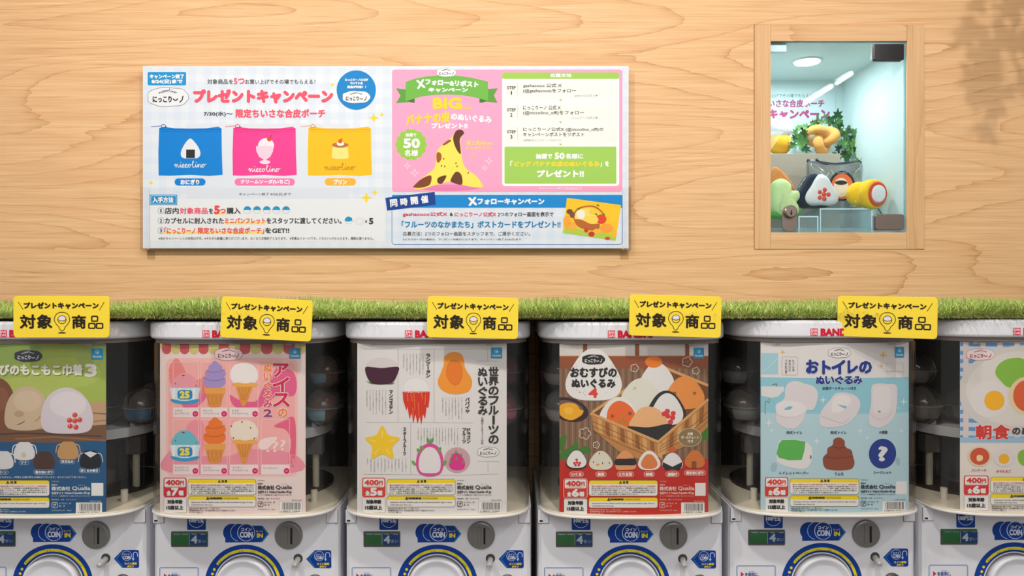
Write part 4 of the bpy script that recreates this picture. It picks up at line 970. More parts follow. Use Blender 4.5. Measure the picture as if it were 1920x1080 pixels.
a.line([(-6, 5.2), (-2, 7.4), (1.5, 7.9), (5, 7.4), (9, 5.2)], 1.0, BK, 4, False, False); a.ell(1.5, 31.5, 7.5, 1.3, BK, 3)
a.reserve('sign_lettering', sg)
mk('sign_clip', join(box(-.010, .010, .0023, .0045, -.030, -.008), box(-.010, .010, .0045, .020, -.0125, -.0105)), thin_glass('clip_acrylic', (0.9, 0.92, 0.92), 0.05), sg)
sd = [(115, 594, 1.235, 0.0, 0), (499.5, 598, 1.245, 2.7, 0), (886.5, 595.5, 1.247, 1.4, 2), (1266, 592.5, 1.243, 1.4, -2), (1662.5, 594.5, 1.247, 0.9, -16)]
slab = ['standing straight, in front of the machine with the green and navy poster', 'tilted clockwise, above the pink ice cream poster', 'above the white fruit poster', 'above the brown and red rice ball poster', 'above the light blue toilet poster']
for i, (px, py, Y, rot, yaw) in enumerate(sd):
    o = sg if i == 0 else dup(sg)
    o.location = P3(px, py, Y); o.rotation_euler = (0, math.radians(rot), math.radians(yaw))
    o.scale = (1.045, 1, 1) if i == 0 else (1, 1, 1)
    o['label'] = 'yellow sign card '+slab[i]; o['group'] = 'yellow campaign sign cards'
# ------------------------------------------------------------------ product posters behind the clear covers
YPP = YF+0.0042
def poster_surf(i):
    Xc = XM[i]
    def surf(u, v, l):
        Y = YPP
        for _ in range(4): Y = YPP+psag((u-960)/F*Y-Xc)
        x = (u-960)/F*Y
        Yz = YPP if l < 1.19e-4 else Y
        return (x, Y-.0001-l, (540-v)/F*Yz)
    return surf
def new_poster(i, u0, u1, v0, v1, col, label):
    t = thing('product_poster', label, 'poster', (XM[i], YPP, (540-v1)/F*YPP), 'product posters in the machines')
    s = poster_surf(i); N = 28
    V, Fc = [], []
    for k in range(N+1):
        u = u0+(u1-u0)*k/N
        for v in (v0, v1):
            p = s(u, v, 0); V.append((p[0], p[1]+.0001, p[2])); V.append((p[0], p[1]+.0006, p[2]))
    for k in range(N):
        a = 4*k; Fc += [(a, a+4, a+6, a+2), (a+1, a+3, a+7, a+5), (a, a+1, a+5, a+4), (a+2, a+6, a+7, a+3)]
    Fc += [(0, 2, 3, 1), (4*N, 4*N+1, 4*N+3, 4*N+2)]
    mk('sheet', (V, Fc), pm('poster_stock_%d' % i, col, 0.4), t)
    for cu in (u0+30, u1-32):
        p = s(cu, v0+1, 3e-4); mk('hanging_clip', box(p[0]-.006, p[0]+.006, p[1]-.0022, p[1]-.0002, p[2]-.003, p[2]+.006), clip_m, t, bevel=.0006)
    a = Art(s, eps=1.2e-4, slice_w=6); a.clip = (u0+.05, u1-.05)
    return t, a
clip_m = thin_glass('clip_clear', (0.92, 0.92, 0.92), 0.05, 1.5, 0.35)
MICRO = ['窒息の危険性があるため対象年齢未満の子供には与えないでください。対象年齢未', '満のお子様には絶対に与えないでください。ご使用前には注意事項をお読みください。', 'お子様の手の届かない場所に保管してください。変形・破損した場合は使用しないで', 'ください。本来の用途以外に使用しないでください。写真は実際の商品と多少異なり', 'ます。予告なく仕様を変更する場合があります。']
def info(A, fx, dy, fg, count, price_bg=(222, 54, 44), wbox=True, price=True, qr_bg=True):
    """Price, age, warning and maker block at the foot of every poster."""
    T = lambda t, x0, y0, x1, y1, c, b=0, L=6: A.text(t, fx(x0), y0+dy, fx(x1), y1+dy, c, b, L)
    R = lambda x0, y0, x1, y1, r, c, L: A.rr(fx(x0), y0+dy, fx(x1), y1+dy, r, c, L)
    W = (238, 238, 240); D = (50, 48, 50); Y = (250, 222, 24)
    if price:
        R(1057, 897.5, 1101, 934, 4, price_bg, 2); R(1059, 899, 1099, 915.5, 3, W, 3)
        if not wbox: A.frame(fx(1057), 897.5+dy, fx(1101), 934+dy, 4, .8, W, 3)
        T('400', 1062, 902, 1088, 911, price_bg, .7); T('円', 1089.5, 903.5, 1096, 911, price_bg, .35); T('※コイン投入口1回分の価格です', 1062, 912.2, 1095, 914.4, price_bg, 0)
        T('全', 1063.5, 922, 1071, 930.3, W, .6); T(count, 1073, 917.5, 1084.5, 930.5, W, 1.2); T('種', 1086.5, 922, 1095, 930.3, W, .6)
        R(1057.5, 935.5, 1100.8, 963, .5, W, 2); A.frame(fx(1057.5), 935.5+dy, fx(1100.8), 963+dy, .5, .5, (150, 150, 150), 3)
        T('対象年齢', 1065, 939, 1093, 946.2, D, .5); T('15歳以上', 1063, 949.8, 1094.5, 957.2, D, .5)
    x0 = 1104 if price else 1104
    R(x0, 900.3, 1233, 929.8, 4.5, Y, 2); A.rr(fx(x0+.4), 908+dy, fx(1232.6), 929.3+dy, 4, W, 3); A.rect(fx(x0+.4), 907.6+dy, fx(1232.6), 913+dy, W, 3.2)
    A.frame(fx(x0), 900.3+dy, fx(1233), 929.8+dy, 4.5, .5, (70, 70, 60), 4)
    T('⚠ 注 意', 1161, 901.8, 1178, 906.6, D, .3)
    for k, m in enumerate(MICRO):
        T(m, 1109, 910+3.75*k, 1229 if k < 4 else 1196, 912.7+3.75*k, (214, 70, 60) if k == 0 else (84, 84, 86), .05)
    R(x0, 932.3, 1233, 952.3, 4.5, Y, 2); A.rr(fx(x0+.4), 940+dy, fx(1232.6), 951.8+dy, 4, W, 3); A.rect(fx(x0+.4), 939.6+dy, fx(1232.6), 944+dy, W, 3.2)
    A.frame(fx(x0), 932.3+dy, fx(1233), 952.3+dy, 4.5, .5, (70, 70, 60), 4)
    T('⚠WARNING', 1139, 933.7, 1168.5, 938.3, D, .45); T('CHOKING HAZARD', 1171, 934.3, 1200, 937.8, (130, 120, 40), 0)
    T('Small parts. Not for children under 3 years. Recommended for ages 15 & up.', 1110, 942.3, 1227, 945.3, (84, 84, 86), .05); T('Collectable item. Not a toy.', 1110, 947, 1151, 950, (84, 84, 86), .05)
    T('・商品の色は多少異なります。ご了承ください。', 1104, 953.8, 1166, 956.6, fg, .05); T('・自販機専用商品のため、同じ商品が続けて出てくる場合がございます。', 1104, 957.5, 1194, 960.3, fg, .05); T('・1カプセル1個入り。', 1104, 961.2, 1132, 964, fg, .05)
    T('©Qualia', 1236.5, 901.3, 1249.5, 903.7, fg, 0); T('発売元', 1236.5, 907.3, 1246.5, 910.3, fg, .1); T('クオリア', 1281, 908.6, 1292, 910.6, fg, 0)
    T('株式会社', 1236.8, 912, 1268, 919.5, fg, .35); T('Qualia', 1271, 911.8, 1301.5, 919.8, fg, .3)
    T('公式サイト', 1236.8, 921.8, 1256.5, 926.8, fg, .25); T('https://qualia-45.jp', 1259, 921.8, 1301, 927, fg, .2)
    T('※ホームページの接続環境に関しては保証できませんのでご了承ください', 1236.8, 928.5, 1301.5, 931, fg, .03)
    T('素材表記：本体：ポリエステル', 1236.8, 935.2, 1279, 938, fg, .03)
    A.frame(fx(1237), 942+dy, fx(1246.5), 951.8+dy, 2, 1.0, fg, 3); T('プ', 1239, 944, 1244.5, 949.8, fg, .3)
    T('カプセル：PP', 1249, 942, 1269.5, 945.2, fg, .05); T('袋：PE', 1249, 947, 1259, 950.2, fg, .05); T('カプセルサイズ：74mm', 1236.8, 955.2, 1270, 958, fg, .03)
    if qr_bg: R(1303, 905.5, 1323, 929.5, .5, W, 2)
    T('MADE IN CHINA', 1301, 938.4, 1320, 940.6, fg, 0)
    R(1277, 942, 1321, 963, .5, W, 2); A.frame(fx(1277), 942+dy, fx(1321), 963+dy, .5, .4, (150, 150, 150), 2.5)
    rnd = random.Random(4); x = 1283.0
    while x < 1316:
        w_ = rnd.choice((.45, .45, .9, 1.3)); A.rect(fx(x), 944+dy, fx(x+w_), 957.5+dy, (66, 64, 66), 3); x += w_+rnd.choice((.5, .5, .9, 1.2))
    T('4 589575 102894', 1280, 958.8, 1317, 962, (80, 80, 82), .02)
def maker(A, x0, y0, x1, y1):
    A.rr(x0, y0, x1, y1, 1.5, (22, 152, 208), 4); w_, h_ = x1-x0, y1-y0; cx, cy = (x0+x1)/2, y0+h_*.35
    A.ring(cx, cy, w_*.15, h_*.15, .7, (200, 226, 240), 5, 16); A.ell(cx+w_*.03, cy+h_*.03, w_*.08, h_*.08, (200, 226, 240), 6, 0, 10)
    A.text('Qualia', x0+w_*.1, y0+h_*.64, x1-w_*.1, y0+h_*.85, (215, 235, 245), .2)
def rice(A, cx, cy, w_, h_, c, L=4, n=36):
    pts = tri_out(w_, h_, n, .11); A.poly([(cx+p[0], cy-p[1]) for p in pts], c, L)
D = (52, 48, 50)

# 1: green / navy poster
t, A = new_poster(0, -86, 199, 645, 967.3, (30, 92, 140), 'green and navy poster of rice ball drawstring pouches, leftmost in the row of machines')
A.rect(-86, 645, 199, 758, (166, 188, 88), 0); A.rect(-86, 756, 199, 832, (196, 160, 128), .2); A.rect(-86, 826, 199, 967.3, (24, 86, 138), .4)
for x, y, rx, ry, c in ((20, 660, 60, 24, (150, 178, 92)), (120, 700, 70, 30, (176, 196, 96)), (40, 730, 70, 22, (180, 196, 104)), (170, 660, 30, 30, (160, 184, 100))): A.ell(x, y, rx, ry, c, 1)
A.poly([(-80, 800), (60, 806), (199, 796), (199, 826), (100, 830), (-80, 828)], (120, 84, 62), 1.5)
A.line([(170, 774), (199, 776)], 2, (128, 92, 76), 1.6); A.line([(176, 790), (199, 788)], 1.5, (140, 104, 84), 1.6); A.line([(-60, 818), (40, 812), (190, 818)], 3, (86, 60, 48), 1.7); A.line([(30, 823), (100, 819), (199, 826)], 2.4, (150, 112, 84), 1.8)
A.cloud(53, 667.5, 52, 22, (54, 62, 78), None, 3, (226, 226, 230), .4)
maker(A, 171.5, 653, 193.5, 674)
A.text('むすびのもこもこ巾着', -38, 685, 156, 704.5, (120, 132, 66), 1.1, 5); A.text('むすびのもこもこ巾着', -39.3, 683.5, 154.7, 703.2, (244, 242, 238), 1.0, 6); A.text('3', 161, 683.5, 180.5, 705, (244, 242, 238), 1.8, 6)
A.blob([(-60, 800), (-30, 730), (-5, 709), (18, 722), (30, 760), (20, 800), (-20, 812)], (128, 80, 56), 3); A.ell(2, 748, 14, 22, (142, 92, 66), 3.3)
A.blob([(10, 795), (12, 760), (28, 733), (52, 724), (76, 734), (88, 758), (84, 795), (66, 806), (28, 806)], (206, 184, 158), 4); A.ell(52, 752, 26, 20, (214, 194, 170), 4.3); A.ell(36, 776, 9, 6, (190, 160, 132), 4.5); A.line([(66, 790), (72, 786), (76, 780)], 1.4, (196, 120, 60), 5); A.line([(33, 796), (40, 794), (46, 790)], 1.4, (90, 70, 60), 5)
A.blob([(80, 802), (78, 774), (88, 746), (108, 730), (132, 727), (156, 740), (172, 766), (174, 796), (158, 811), (100, 812)], (216, 208, 222), 5); A.ell(128, 758, 34, 24, (226, 220, 230), 5.2)
for dx, dy in ((0, 0), (9, -2), (0, -11), (-10, -1), (-9, 10), (2, 12)): A.ell(141+dx, 789+dy, 5, 4.8, (214, 70, 56), 6, 0, 14); A.ell(139.5+dx, 787+dy, 1.2, 1.2, (244, 190, 180), 6.3, 0, 8)
def bag(cx, cy, c, L=4):
    A.line(spline([(cx-10, cy-12), (cx-20, cy-9), (cx-23, cy+5)], 4), 1.6, tuple(min(255, v+26) for v in c) if c[0] > 60 else (196, 200, 210), L); A.line(spline([(cx+10, cy-12), (cx+20, cy-9), (cx+23, cy+5)], 4), 1.6, tuple(min(255, v+26) for v in c) if c[0] > 60 else (196, 200, 210), L)
    A.blob([(cx-12, cy-14), (cx, cy-16), (cx+12, cy-14), (cx+20, cy+4), (cx+14, cy+16), (cx-14, cy+16), (cx-20, cy+4)], c, L+.5)
bag(6, 862, (220, 222, 228)); bag(46, 845, (222, 224, 230)); A.ell(45, 853, 5, 5, (214, 200, 176), 5.5); bag(83, 863, (76, 50, 42)); bag(128, 844, (196, 152, 100)); bag(170, 861, (22, 24, 34)); A.poly([(158, 849), (170, 846), (183, 850), (170, 858)], (226, 226, 232), 6)
for cx, cy, w_, s in ((6, 885, 20, 'コーン'), (45.5, 867, 18, 'ツナ'), (83, 885, 38, '焼き肉にぎり'), (127, 865, 28, '炊き込み'), (168, 882, 38, '肉くるみ巻き')): A.frame(cx-w_/2, cy-4.2, cx+w_/2, cy+4.2, 4, .5, (200, 214, 228), 4); A.text(s, cx-w_/2+3, cy-2.6, cx+w_/2-3, cy+2.6, (225, 232, 240), .3)
A.text('※同じカプセルに同時に封入はされません。※写真と仕様が異なる場合がございます。あらかじめご了承ください。', -60, 892.5, 162, 896.3, (205, 216, 228), .1)
info(A, lambda x: 97+(x-1236.5)*1.12, 0, (214, 224, 234), '5', price=False)
A.reserve('printed_artwork', t)

# 2: ice creams
t, A = new_poster(1, 300, 573, 643.5, 967.3, (240, 222, 222), 'pink poster of ice cream soft toys with a striped awning, second in the row')
A.rect(300, 643.5, 573, 655, (214, 204, 128), 0)
xs = [304, 321, 337.5, 355, 372.5, 391, 410, 429.5, 449.5, 469.5, 489.5, 511, 531.5, 553, 573]
for k in range(len(xs)-1):
    c = (206, 84, 92) if k % 2 == 0 else (214, 204, 128); x0, x1 = xs[k], xs[k+1]
    A.rect(x0, 644, x1, 656, c, 1); A.ell((x0+x1)/2, 655.5, (x1-x0)/2, 8.5, c, 1.2)
A.rr(311, 671, 558, 893, 14, (248, 196, 194), 1); A.rr(316, 678, 553, 886, 10, (246, 178, 178), 1.2)
for p, c in (([(330, 672), (345, 690), (352, 712), (372, 712), (392, 700), (380, 740), (352, 752), (332, 745), (316, 700)], (240, 140, 140)), ([(342, 755), (372, 750), (384, 712), (392, 735), (372, 762), (350, 768)], (232, 110, 160)),
             ([(430, 740), (450, 750), (480, 752), (492, 730), (508, 712), (520, 690), (552, 700), (553, 740), (520, 742), (500, 756), (470, 770), (440, 762)], (232, 96, 148)), ([(514, 800), (530, 790), (553, 786), (553, 870), (540, 866), (546, 830), (536, 806)], (234, 100, 140)),
             ([(318, 845), (330, 850), (420, 856), (470, 842), (552, 852), (552, 886), (318, 886)], (240, 150, 170)), ([(350, 800), (380, 790), (380, 850), (360, 860)], (246, 150, 168)), ([(490, 824), (520, 820), (500, 842), (486, 840)], (248, 226, 224))): A.blob(p, c, 1.6)
PW = (250, 236, 236)
for r_ in (0, 1):
    y = 679+r_*107
    for x0, x1 in ((325, 372), (377, 426), (431, 484))+(((490, 543),) if r_ else ()):
        A.frame(x0, y, x1, y+103, .5, .6, PW, 2); A.rect(x0, y+85, x1, y+103, (240, 228, 230), 2.3); A.ell(x1-5.5, y+97, 6.6, 6.6, (248, 214, 222), 2.6, 0, 18); A.ell(x1-5.5, y+97, 5.4, 5.4, (214, 24, 104), 2.8, 0, 18); A.ring(x1-5.5, y+97, 2, 1.5, .6, (245, 190, 215), 3, 10)
for x, y, s in ((328, 768.5, 'イチゴ\nカップアイス'), (381, 768.5, 'グレープ\nソフトクリーム'), (435, 768.5, 'ミルク\nアイスクリーム'), (328, 875, 'チョコミント\nカップアイス'), (381, 875, 'マンゴー\nソフトクリーム'), (436, 875, 'クッキー\nアイスクリーム'), (494, 876, 'シークレット')):
    for q, ss in enumerate(s.split('\n')): A.text(ss, x, y+5.2*q-.6, x+min(30, 4.4*len(ss)), y+5.2*q+3, (150, 140, 150), .03)
def cup(dy, dome, rim):
    A.blob([(324, 727+dy), (326, 712+dy), (336, 702+dy), (346, 699.5+dy), (357, 702+dy), (367, 712+dy), (371, 727+dy)], dome, 3); A.ell(344, 704+dy, 3, 1.2, (110, 50, 60), 4, 0, 8)
    for q in ((329, 719), (368, 723)): A.ell(q[0], q[1]+dy, .8, 2, (110, 50, 60), 4, 0, 8)
    A.poly([(318, 727+dy), (376, 727+dy), (370, 752+dy), (362, 756+dy), (332, 756+dy), (324, 752+dy)], (206, 230, 244), 3.5)
    for q in (326, 338, 352, 364): A.poly([(q-3, 728+dy), (q+3, 728+dy), (q+2.2, 752+dy), (q-2.2, 752+dy)], (238, 242, 246), 3.8)
    A.blob([(322, 748+dy), (346, 752+dy), (371, 748+dy), (370, 754+dy), (346, 758+dy), (324, 754+dy)], (50, 160, 212), 4)
    A.rr(333, 731+dy, 361, 749+dy, 6, (30, 140, 200), 4.2); A.text('25', 338, 734+dy, 355, 746+dy, (246, 224, 90), 1.2, 5)
cup(0, (240, 160, 176), 0); cup(107, (110, 192, 212), 0)
def soft(dy, c, cd, band, xo=0):
    A.ell(402.5, 715+dy, 21, 13.5, c, 3); A.line(spline([(383, 709+dy), (394, 713+dy), (410, 713+dy), (422, 709+dy)], 4), 1.3, cd, 3.4)
    A.ell(404, 700+dy, 19.5, 11.5, c, 3.7); A.line(spline([(387, 695+dy), (398, 698+dy), (412, 697+dy), (421, 693+dy)], 4), 1.2, cd, 4)
    A.ell(404, 689+dy, 13, 8, c, 4.2); A.blob([(395, 687+dy), (398, 680+dy), (403, 677+dy), (409, 680+dy), (414, 687+dy), (405, 691+dy)], c, 4.3)
    A.poly([(383, 727+dy), (423, 727+dy), (421, 738+dy), (385, 738+dy)], (238, 168, 78), 4.6); A.poly([(386, 738+dy), (420, 738+dy), (413, 762+dy), (402, 764+dy), (392, 762+dy)], (226, 150, 66), 4)
    for k in range(4): A.line([(388+8*k, 739+dy), (394+7*k, 760+dy)], .6, (192, 116, 46), 4.4); A.line([(396+8*k-4, 739+dy), (390+6*k, 760+dy)], .6, (192, 116, 46), 4.4)
soft(0, (168, 150, 212), (136, 116, 186), 0); soft(105, (240, 124, 40), (206, 90, 24), 0)
def cone(dy, c, spr):
    A.blob([(432, 700+dy), (438, 686+dy), (450, 681+dy), (466, 681+dy), (478, 688+dy), (484, 702+dy), (480, 716+dy), (466, 723+dy), (446, 722+dy), (435, 714+dy)], c, 3)
    A.blob([(435, 720+dy), (446, 717+dy), (460, 719+dy), (474, 717+dy), (484, 721+dy), (478, 725+dy), (460, 726+dy), (442, 725+dy)], (240, 176, 84), 3.5)
    A.poly([(442, 725+dy), (474, 725+dy), (461, 760+dy), (457, 763+dy), (453, 760+dy)], (230, 154, 66), 3.8)
    for k in range(4): A.line([(446+7*k, 726+dy), (456+2*k, 750+dy)], .6, (196, 120, 48), 4.4); A.line([(470-7*k, 726+dy), (458-2*k, 750+dy)], .6, (196, 120, 48), 4.4)
    for q in spr: A.ell(q[0], q[1]+dy, 1.8, 1.2, (130, 50, 50), 4.6, q[2], 8)
cone(0, (242, 238, 240), ()); cone(107, (240, 228, 216), ((454, 684, -30), (470, 695, 50), (434, 692, 100), (438, 714, 60), (477, 715, -40)))
for k, (x, y) in enumerate(((500, 845), (513, 843), (527, 838))):
    A.text('?', x-1, y-17+2*k, x+9, y+2+2*k, (250, 226, 230), .5, 4)
maker(A, 542.5, 652.5, 563.5, 672.5)
A.cloud(428.5, 664, 52, 23, (246, 226, 232), (190, 60, 100), 4, (170, 50, 90), .6)
for b, c in ((2.4, (250, 236, 238)), (1.2, (214, 34, 84))):
    for ch, q in zip('アイス', ((513, 682, 541, 706), (512, 708, 542, 734), (513, 738, 543, 762))): A.text(ch, *q, c, b, 6 if b > 2 else 7)
    A.text('の', 522, 766, 539, 782, c if b > 2 else (240, 140, 90), b*.8, 6 if b > 2 else 7)
cols = [(246, 140, 70), (244, 128, 80), (240, 116, 90), (236, 100, 104), (222, 80, 110), (150, 60, 130)]
for k, ch in enumerate('ぬいぐるみ2'):
    y = 682.5+17*k; q = (495, y, 510, y+13.5)
    A.text(ch, *q, (250, 240, 240), 1.7, 6); A.text(ch, *q, cols[k], .8, 7)
A.text('v|全種ボールチェーン付き', 315.5, 681, 319, 722, (250, 220, 200), .1)
info(A, lambda x: 306.7+(x-1057)*.985, -2, (66, 62, 66), '7', (206, 36, 48), qr_bg=False)
A.reserve('printed_artwork', t)

# 3: fruit
t, A = new_poster(2, 670, 950, 643.5, 967.3, (232, 231, 234), 'white poster of fruit soft toys with vertical black lettering, third in the row')
LN = (150, 150, 154)
for p in (((682, 654.5), (934, 654.5)), ((746.3, 655), (746.3, 792)), ((814, 655), (814, 792)), ((686, 791.5), (886, 793)), ((770, 792), (770, 891)), ((682, 889), (860, 891)), ((860, 891), (934, 888.5)), ((914.5, 654.5), (914.5, 677)), ((894, 677), (934, 677)), ((895, 865), (936, 865)), ((915, 865), (915, 888))): A.line(p, .5, LN, 1, False, False)
maker(A, 920.5, 651.5, 941.5, 672)
def vt(s, x0, y0, x1, y1, c=D, b=.3, L=6):
    s = s.replace('ー', '｜'); n = len(s); h_ = (y1-y0)/n
    small = 'ッャュョァィゥェォっゃゅょぁぃぅぇぉ'
    for k, ch in enumerate(s):
        w_ = x1-x0; a0, b0, a1, b1 = x0, y0+h_*k+h_*.07, x1, y0+h_*(k+1)-h_*.07
        if ch == '｜': a0, a1 = x0+w_*.42, x0+w_*.58
        if ch in small: a0 += w_*.25; b0 += h_*.1; b1 -= h_*.2
        A.text(ch, a0, b0, a1, b1, c, b, L)
vt('世界のフルーツの', 916.5, 687, 934.5, 833, (50, 46, 48), .75); vt('ぬいぐるみ', 897, 688, 913.5, 779, (50, 46, 48), .7)
vt('全種ボールチェーン付き', 902, 782, 906.5, 833, (120, 118, 122), .1)
vt('ランブータン', 799, 663, 806.5, 708); vt('マンゴスチン', 730, 731, 736.5, 776); vt('パパイヤ', 872.5, 745, 880.5, 775); vt('スターフルーツ', 756, 801, 761.5, 854); vt('ドラゴン', 875.5, 802, 882, 831); vt('フルーツ', 867, 802, 873.5, 831)
vm = ['ランブータンの果実は', 'マレーの名前にちなみ', '毛に覆われた果皮の', '中は白い果肉で甘い']
def para(x0, x1, y0, y1, n):
    for k in range(n):
        x = x1-(x1-x0)*k/(n-1); A.text('v|'+vm[k % 4]+vm[(k+1) % 4][:4], x-1, y0, x+1.2, y1-(6 if k % 3 == 2 else 0)-(y1-y0)*(.3 if k == n-1 else 0), (130, 128, 132), 0)
para(757, 793, 663, 702, 7); para(688, 723, 731, 777, 7); para(830, 866, 745, 786, 7); para(784, 858, 802, 834, 14); para(689, 761, 859, 885, 12)
A.ell(716, 690, 31, 20, (222, 216, 222), 2); A.blob([(685, 689), (700, 688.5), (716, 690), (735, 688), (748, 689), (745, 702), (736, 717), (716, 721), (697, 718), (688, 706)], (70, 20, 50), 3); A.poly([(686, 714.5), (697, 717), (712, 721), (696, 720)], (70, 140, 60), 2.6); A.poly([(741, 717), (733, 718), (724, 721), (736, 720.5)], (70, 140, 60), 2.6)
A.blob([(755.5, 735), (757, 720), (767, 710), (780, 707.5), (793, 711), (803, 722), (805.5, 735)], (238, 238, 242), 3); A.line(spline([(755.5, 734), (758, 719), (768, 710), (780, 708), (793, 711), (803, 722), (805, 734)], 4), .5, (200, 200, 206), 3.5)
A.poly([(755, 734), (806, 734), (805, 750), (803, 765), (800, 763), (797, 785), (793, 776), (790, 797), (787, 780), (783, 795), (779, 776), (775, 794), (772, 774), (768, 786), (764, 762), (762, 770), (756, 750)], (220, 52, 28), 3)
for q in ((770, 736, 773, 752), (776, 735, 778, 768), (764, 738, 765, 752), (790, 735, 792, 748), (798, 740, 797, 758), (784, 755, 786, 780), (774, 765, 775, 782)): A.line([(q[0], q[1]), (q[2], q[3])], 1.3, (244, 130, 60), 4)
A.blob([(833, 670), (842, 662), (853, 660), (865, 664), (870, 676), (872, 690), (882, 706), (885, 718), (880, 732), (865, 738), (850, 739), (835, 735), (824, 726), (821, 714), (827, 698), (832, 684)], (248, 158, 50), 3); A.blob([(841, 682), (851, 675), (863, 682), (867, 700), (862, 716), (853, 722), (843, 714), (837, 700)], (240, 128, 34), 4)
A.line(spline([(841, 682), (851, 675), (863, 682), (867, 700), (862, 716), (853, 722), (843, 714), (837, 700)], 4, True), .6, (206, 100, 30), 5, True)
A.blob([(717+(34 if k % 2 == 0 else 20)*math.sin(k*PI/5), 832-(34 if k % 2 == 0 else 20)*math.cos(k*PI/5)) for k in range(10)], (250, 208, 28), 3, 5)
for k in range(5):
    a0 = k*2*PI/5; A.line([(717+12*math.sin(a0), 832-12*math.cos(a0)), (717+24*math.sin(a0), 832-24*math.cos(a0))], 1.8, (252, 226, 130), 4)
A.blob([(780, 870), (783, 850), (791, 837), (806, 831), (821, 837), (829, 851), (832, 870), (827, 886), (815, 892.5), (797, 892.5), (785, 886)], (220, 80, 160), 4); A.blob([(785, 872), (788, 853), (797, 841), (806, 838), (816, 842), (824, 855), (826.5, 872), (822, 885), (806, 887), (790, 885)], (234, 230, 236), 5)
for q in ((803, 826, 20), (810, 826, -20), (785, 845, 30), (824, 843, -30), (776, 868, 40), (834, 868, -30), (791, 840, 40)): A.ell(q[0], q[1], 2.8, 5.5, (104, 172, 84), 4.5, -q[2], 12)
A.ell(857, 862.5, 24.5, 24, (206, 168, 180), 3, n=40); A.blob([(842, 872), (845, 858), (855, 848), (866, 856), (872, 868), (868, 880), (850, 881)], (226, 50, 150), 4)
for q in ((855, 847), (848, 853), (865, 853), (856, 860), (844, 865), (869, 866)): A.ell(q[0], q[1], 1.8, 3.4, (110, 170, 60), 5, 0, 10)
A.cloud(915.3, 847.3, 40, 18.5, (238, 238, 240), (90, 90, 94), 3, (60, 58, 62), .5)
info(A, lambda x: 679+(x-1057)*.992, -2, (66, 62, 66), '5', (220, 66, 48), qr_bg=False)
A.reserve('printed_artwork', t)

# 4: rice balls
t, A = new_poster(3, 1049, 1328, 643.5, 969, (196, 44, 36), 'brown and red rice ball poster with a wicker basket, fourth in the row')
A.rect(1049, 643.5, 1328, 700, (220, 216, 216), 0); A.rect(1049, 690, 1328, 880, (136, 104, 82), .2); A.rect(1049, 868, 1328, 969, (200, 44, 36), .4)
A.rect(1049, 668, 1328, 691, (152, 84, 52), 1)
for x in (1093, 1190.5, 1284.5): A.rect(x, 643.5, x+8, 670, (150, 84, 50), 1.2)
A.rect(1049, 667, 1328, 669, (180, 110, 70), 1.3)
for k in range(48): A.line([(1050+5.9*k, 691), (1050+5.9*k-0.0, 868)], 1.6, (112, 82, 62) if k % 2 else (164, 130, 102), 1.4, False, False)
A.poly([(1049, 862), (1090, 872), (1328, 860), (1328, 884), (1049, 884)], (200, 44, 36), 1.6)
for p in ([(1049, 822), (1062, 816), (1058, 836), (1049, 846)], [(1049, 850), (1072, 836), (1080, 824), (1084, 842), (1070, 856), (1049, 862)], [(1080, 846), (1098, 836), (1109, 846), (1092, 852)], [(1316, 808), (1328, 794), (1328, 822), (1314, 824)]): A.blob(p, (70, 126, 52), 1.8)
# pickle bowl
A.ell(1066, 768, 38, 22, (56, 38, 42), 2, 15); A.ell(1064, 767, 31, 16, (120, 92, 90), 2.3, 12); A.blob([(1050, 760), (1064, 755), (1080, 758), (1088, 768), (1094, 770), (1088, 780), (1070, 788), (1052, 780), (1049, 768)], (244, 178, 36), 2.6); A.ell(1066, 770, 9, 7, (250, 196, 70), 3)
# basket
BK1, BK2, BK3 = (196, 138, 78), (154, 98, 52), (222, 170, 108)
A.poly([(1109, 774), (1242, 686), (1327, 720), (1327, 745), (1236, 828), (1112, 782)], (120, 76, 42), 2.4)
A.line([(1112, 772), (1200, 712), (1243, 688), (1326, 722)], 5, BK3, 3, False)
# soft toys
rice(A, 1232, 708, 64, 56, (234, 234, 236), 4); A.ell(1225.5, 678.5, 16, 11, (240, 130, 40), 4.4)
rice(A, 1202, 742, 80, 66, (230, 230, 222), 4.6); A.ell(1190, 728, 4, 2, (200, 206, 120), 5, -30, 8)
rice(A, 1284, 736, 74, 62, (238, 152, 76), 4.8); rice(A, 1249, 766, 74, 68, (46, 46, 50), 5.2); rice(A, 1251, 767, 60, 60, (236, 236, 238), 5.6)
rice(A, 1160, 772, 72, 56, (238, 236, 236), 5.8); A.blob([(1137, 790), (1140, 768), (1152, 754), (1166, 752), (1182, 762), (1191, 778), (1186, 796), (1160, 806), (1140, 800)], (238, 112, 50), 6.2)
A.blob([(1180, 800), (1188, 780), (1200, 766), (1218, 762), (1238, 770), (1252, 790), (1254, 800), (1240, 816), (1210, 818)], (240, 186, 134), 6.6); A.blob([(1179, 799), (1216, 801), (1255, 794), (1258, 802), (1242, 830), (1225, 828), (1184, 806)], (44, 42, 46), 7, 5)
for dx, dy in ((0, 0), (9, 3), (-1, -9), (5, 11), (10, -5), (-7, -4)): A.ell(1252+dx, 780+dy, 5, 4.8, (222, 62, 66), 7, 0, 12)
for q in ((1148, 780, 1), (1181, 775, 1), (1265, 737, 1), (1302, 737, 1)):
    for s_ in (-1, 1): A.line([(q[0]-3, q[1]+1.4*s_), (q[0]+3, q[1]+1.4*s_)], .8, D, 7.4); A.line([(q[0]+1.4*s_, q[1]-3), (q[0]+1.4*s_, q[1]+3)], .8, D, 7.4)
for q in ((1162, 790, 50), (1168, 786, -40), (1172, 791, 20), (1160, 795, 0)): A.ell(q[0], q[1], 4, 1.6, (120, 160, 60), 7.4, q[2], 8)
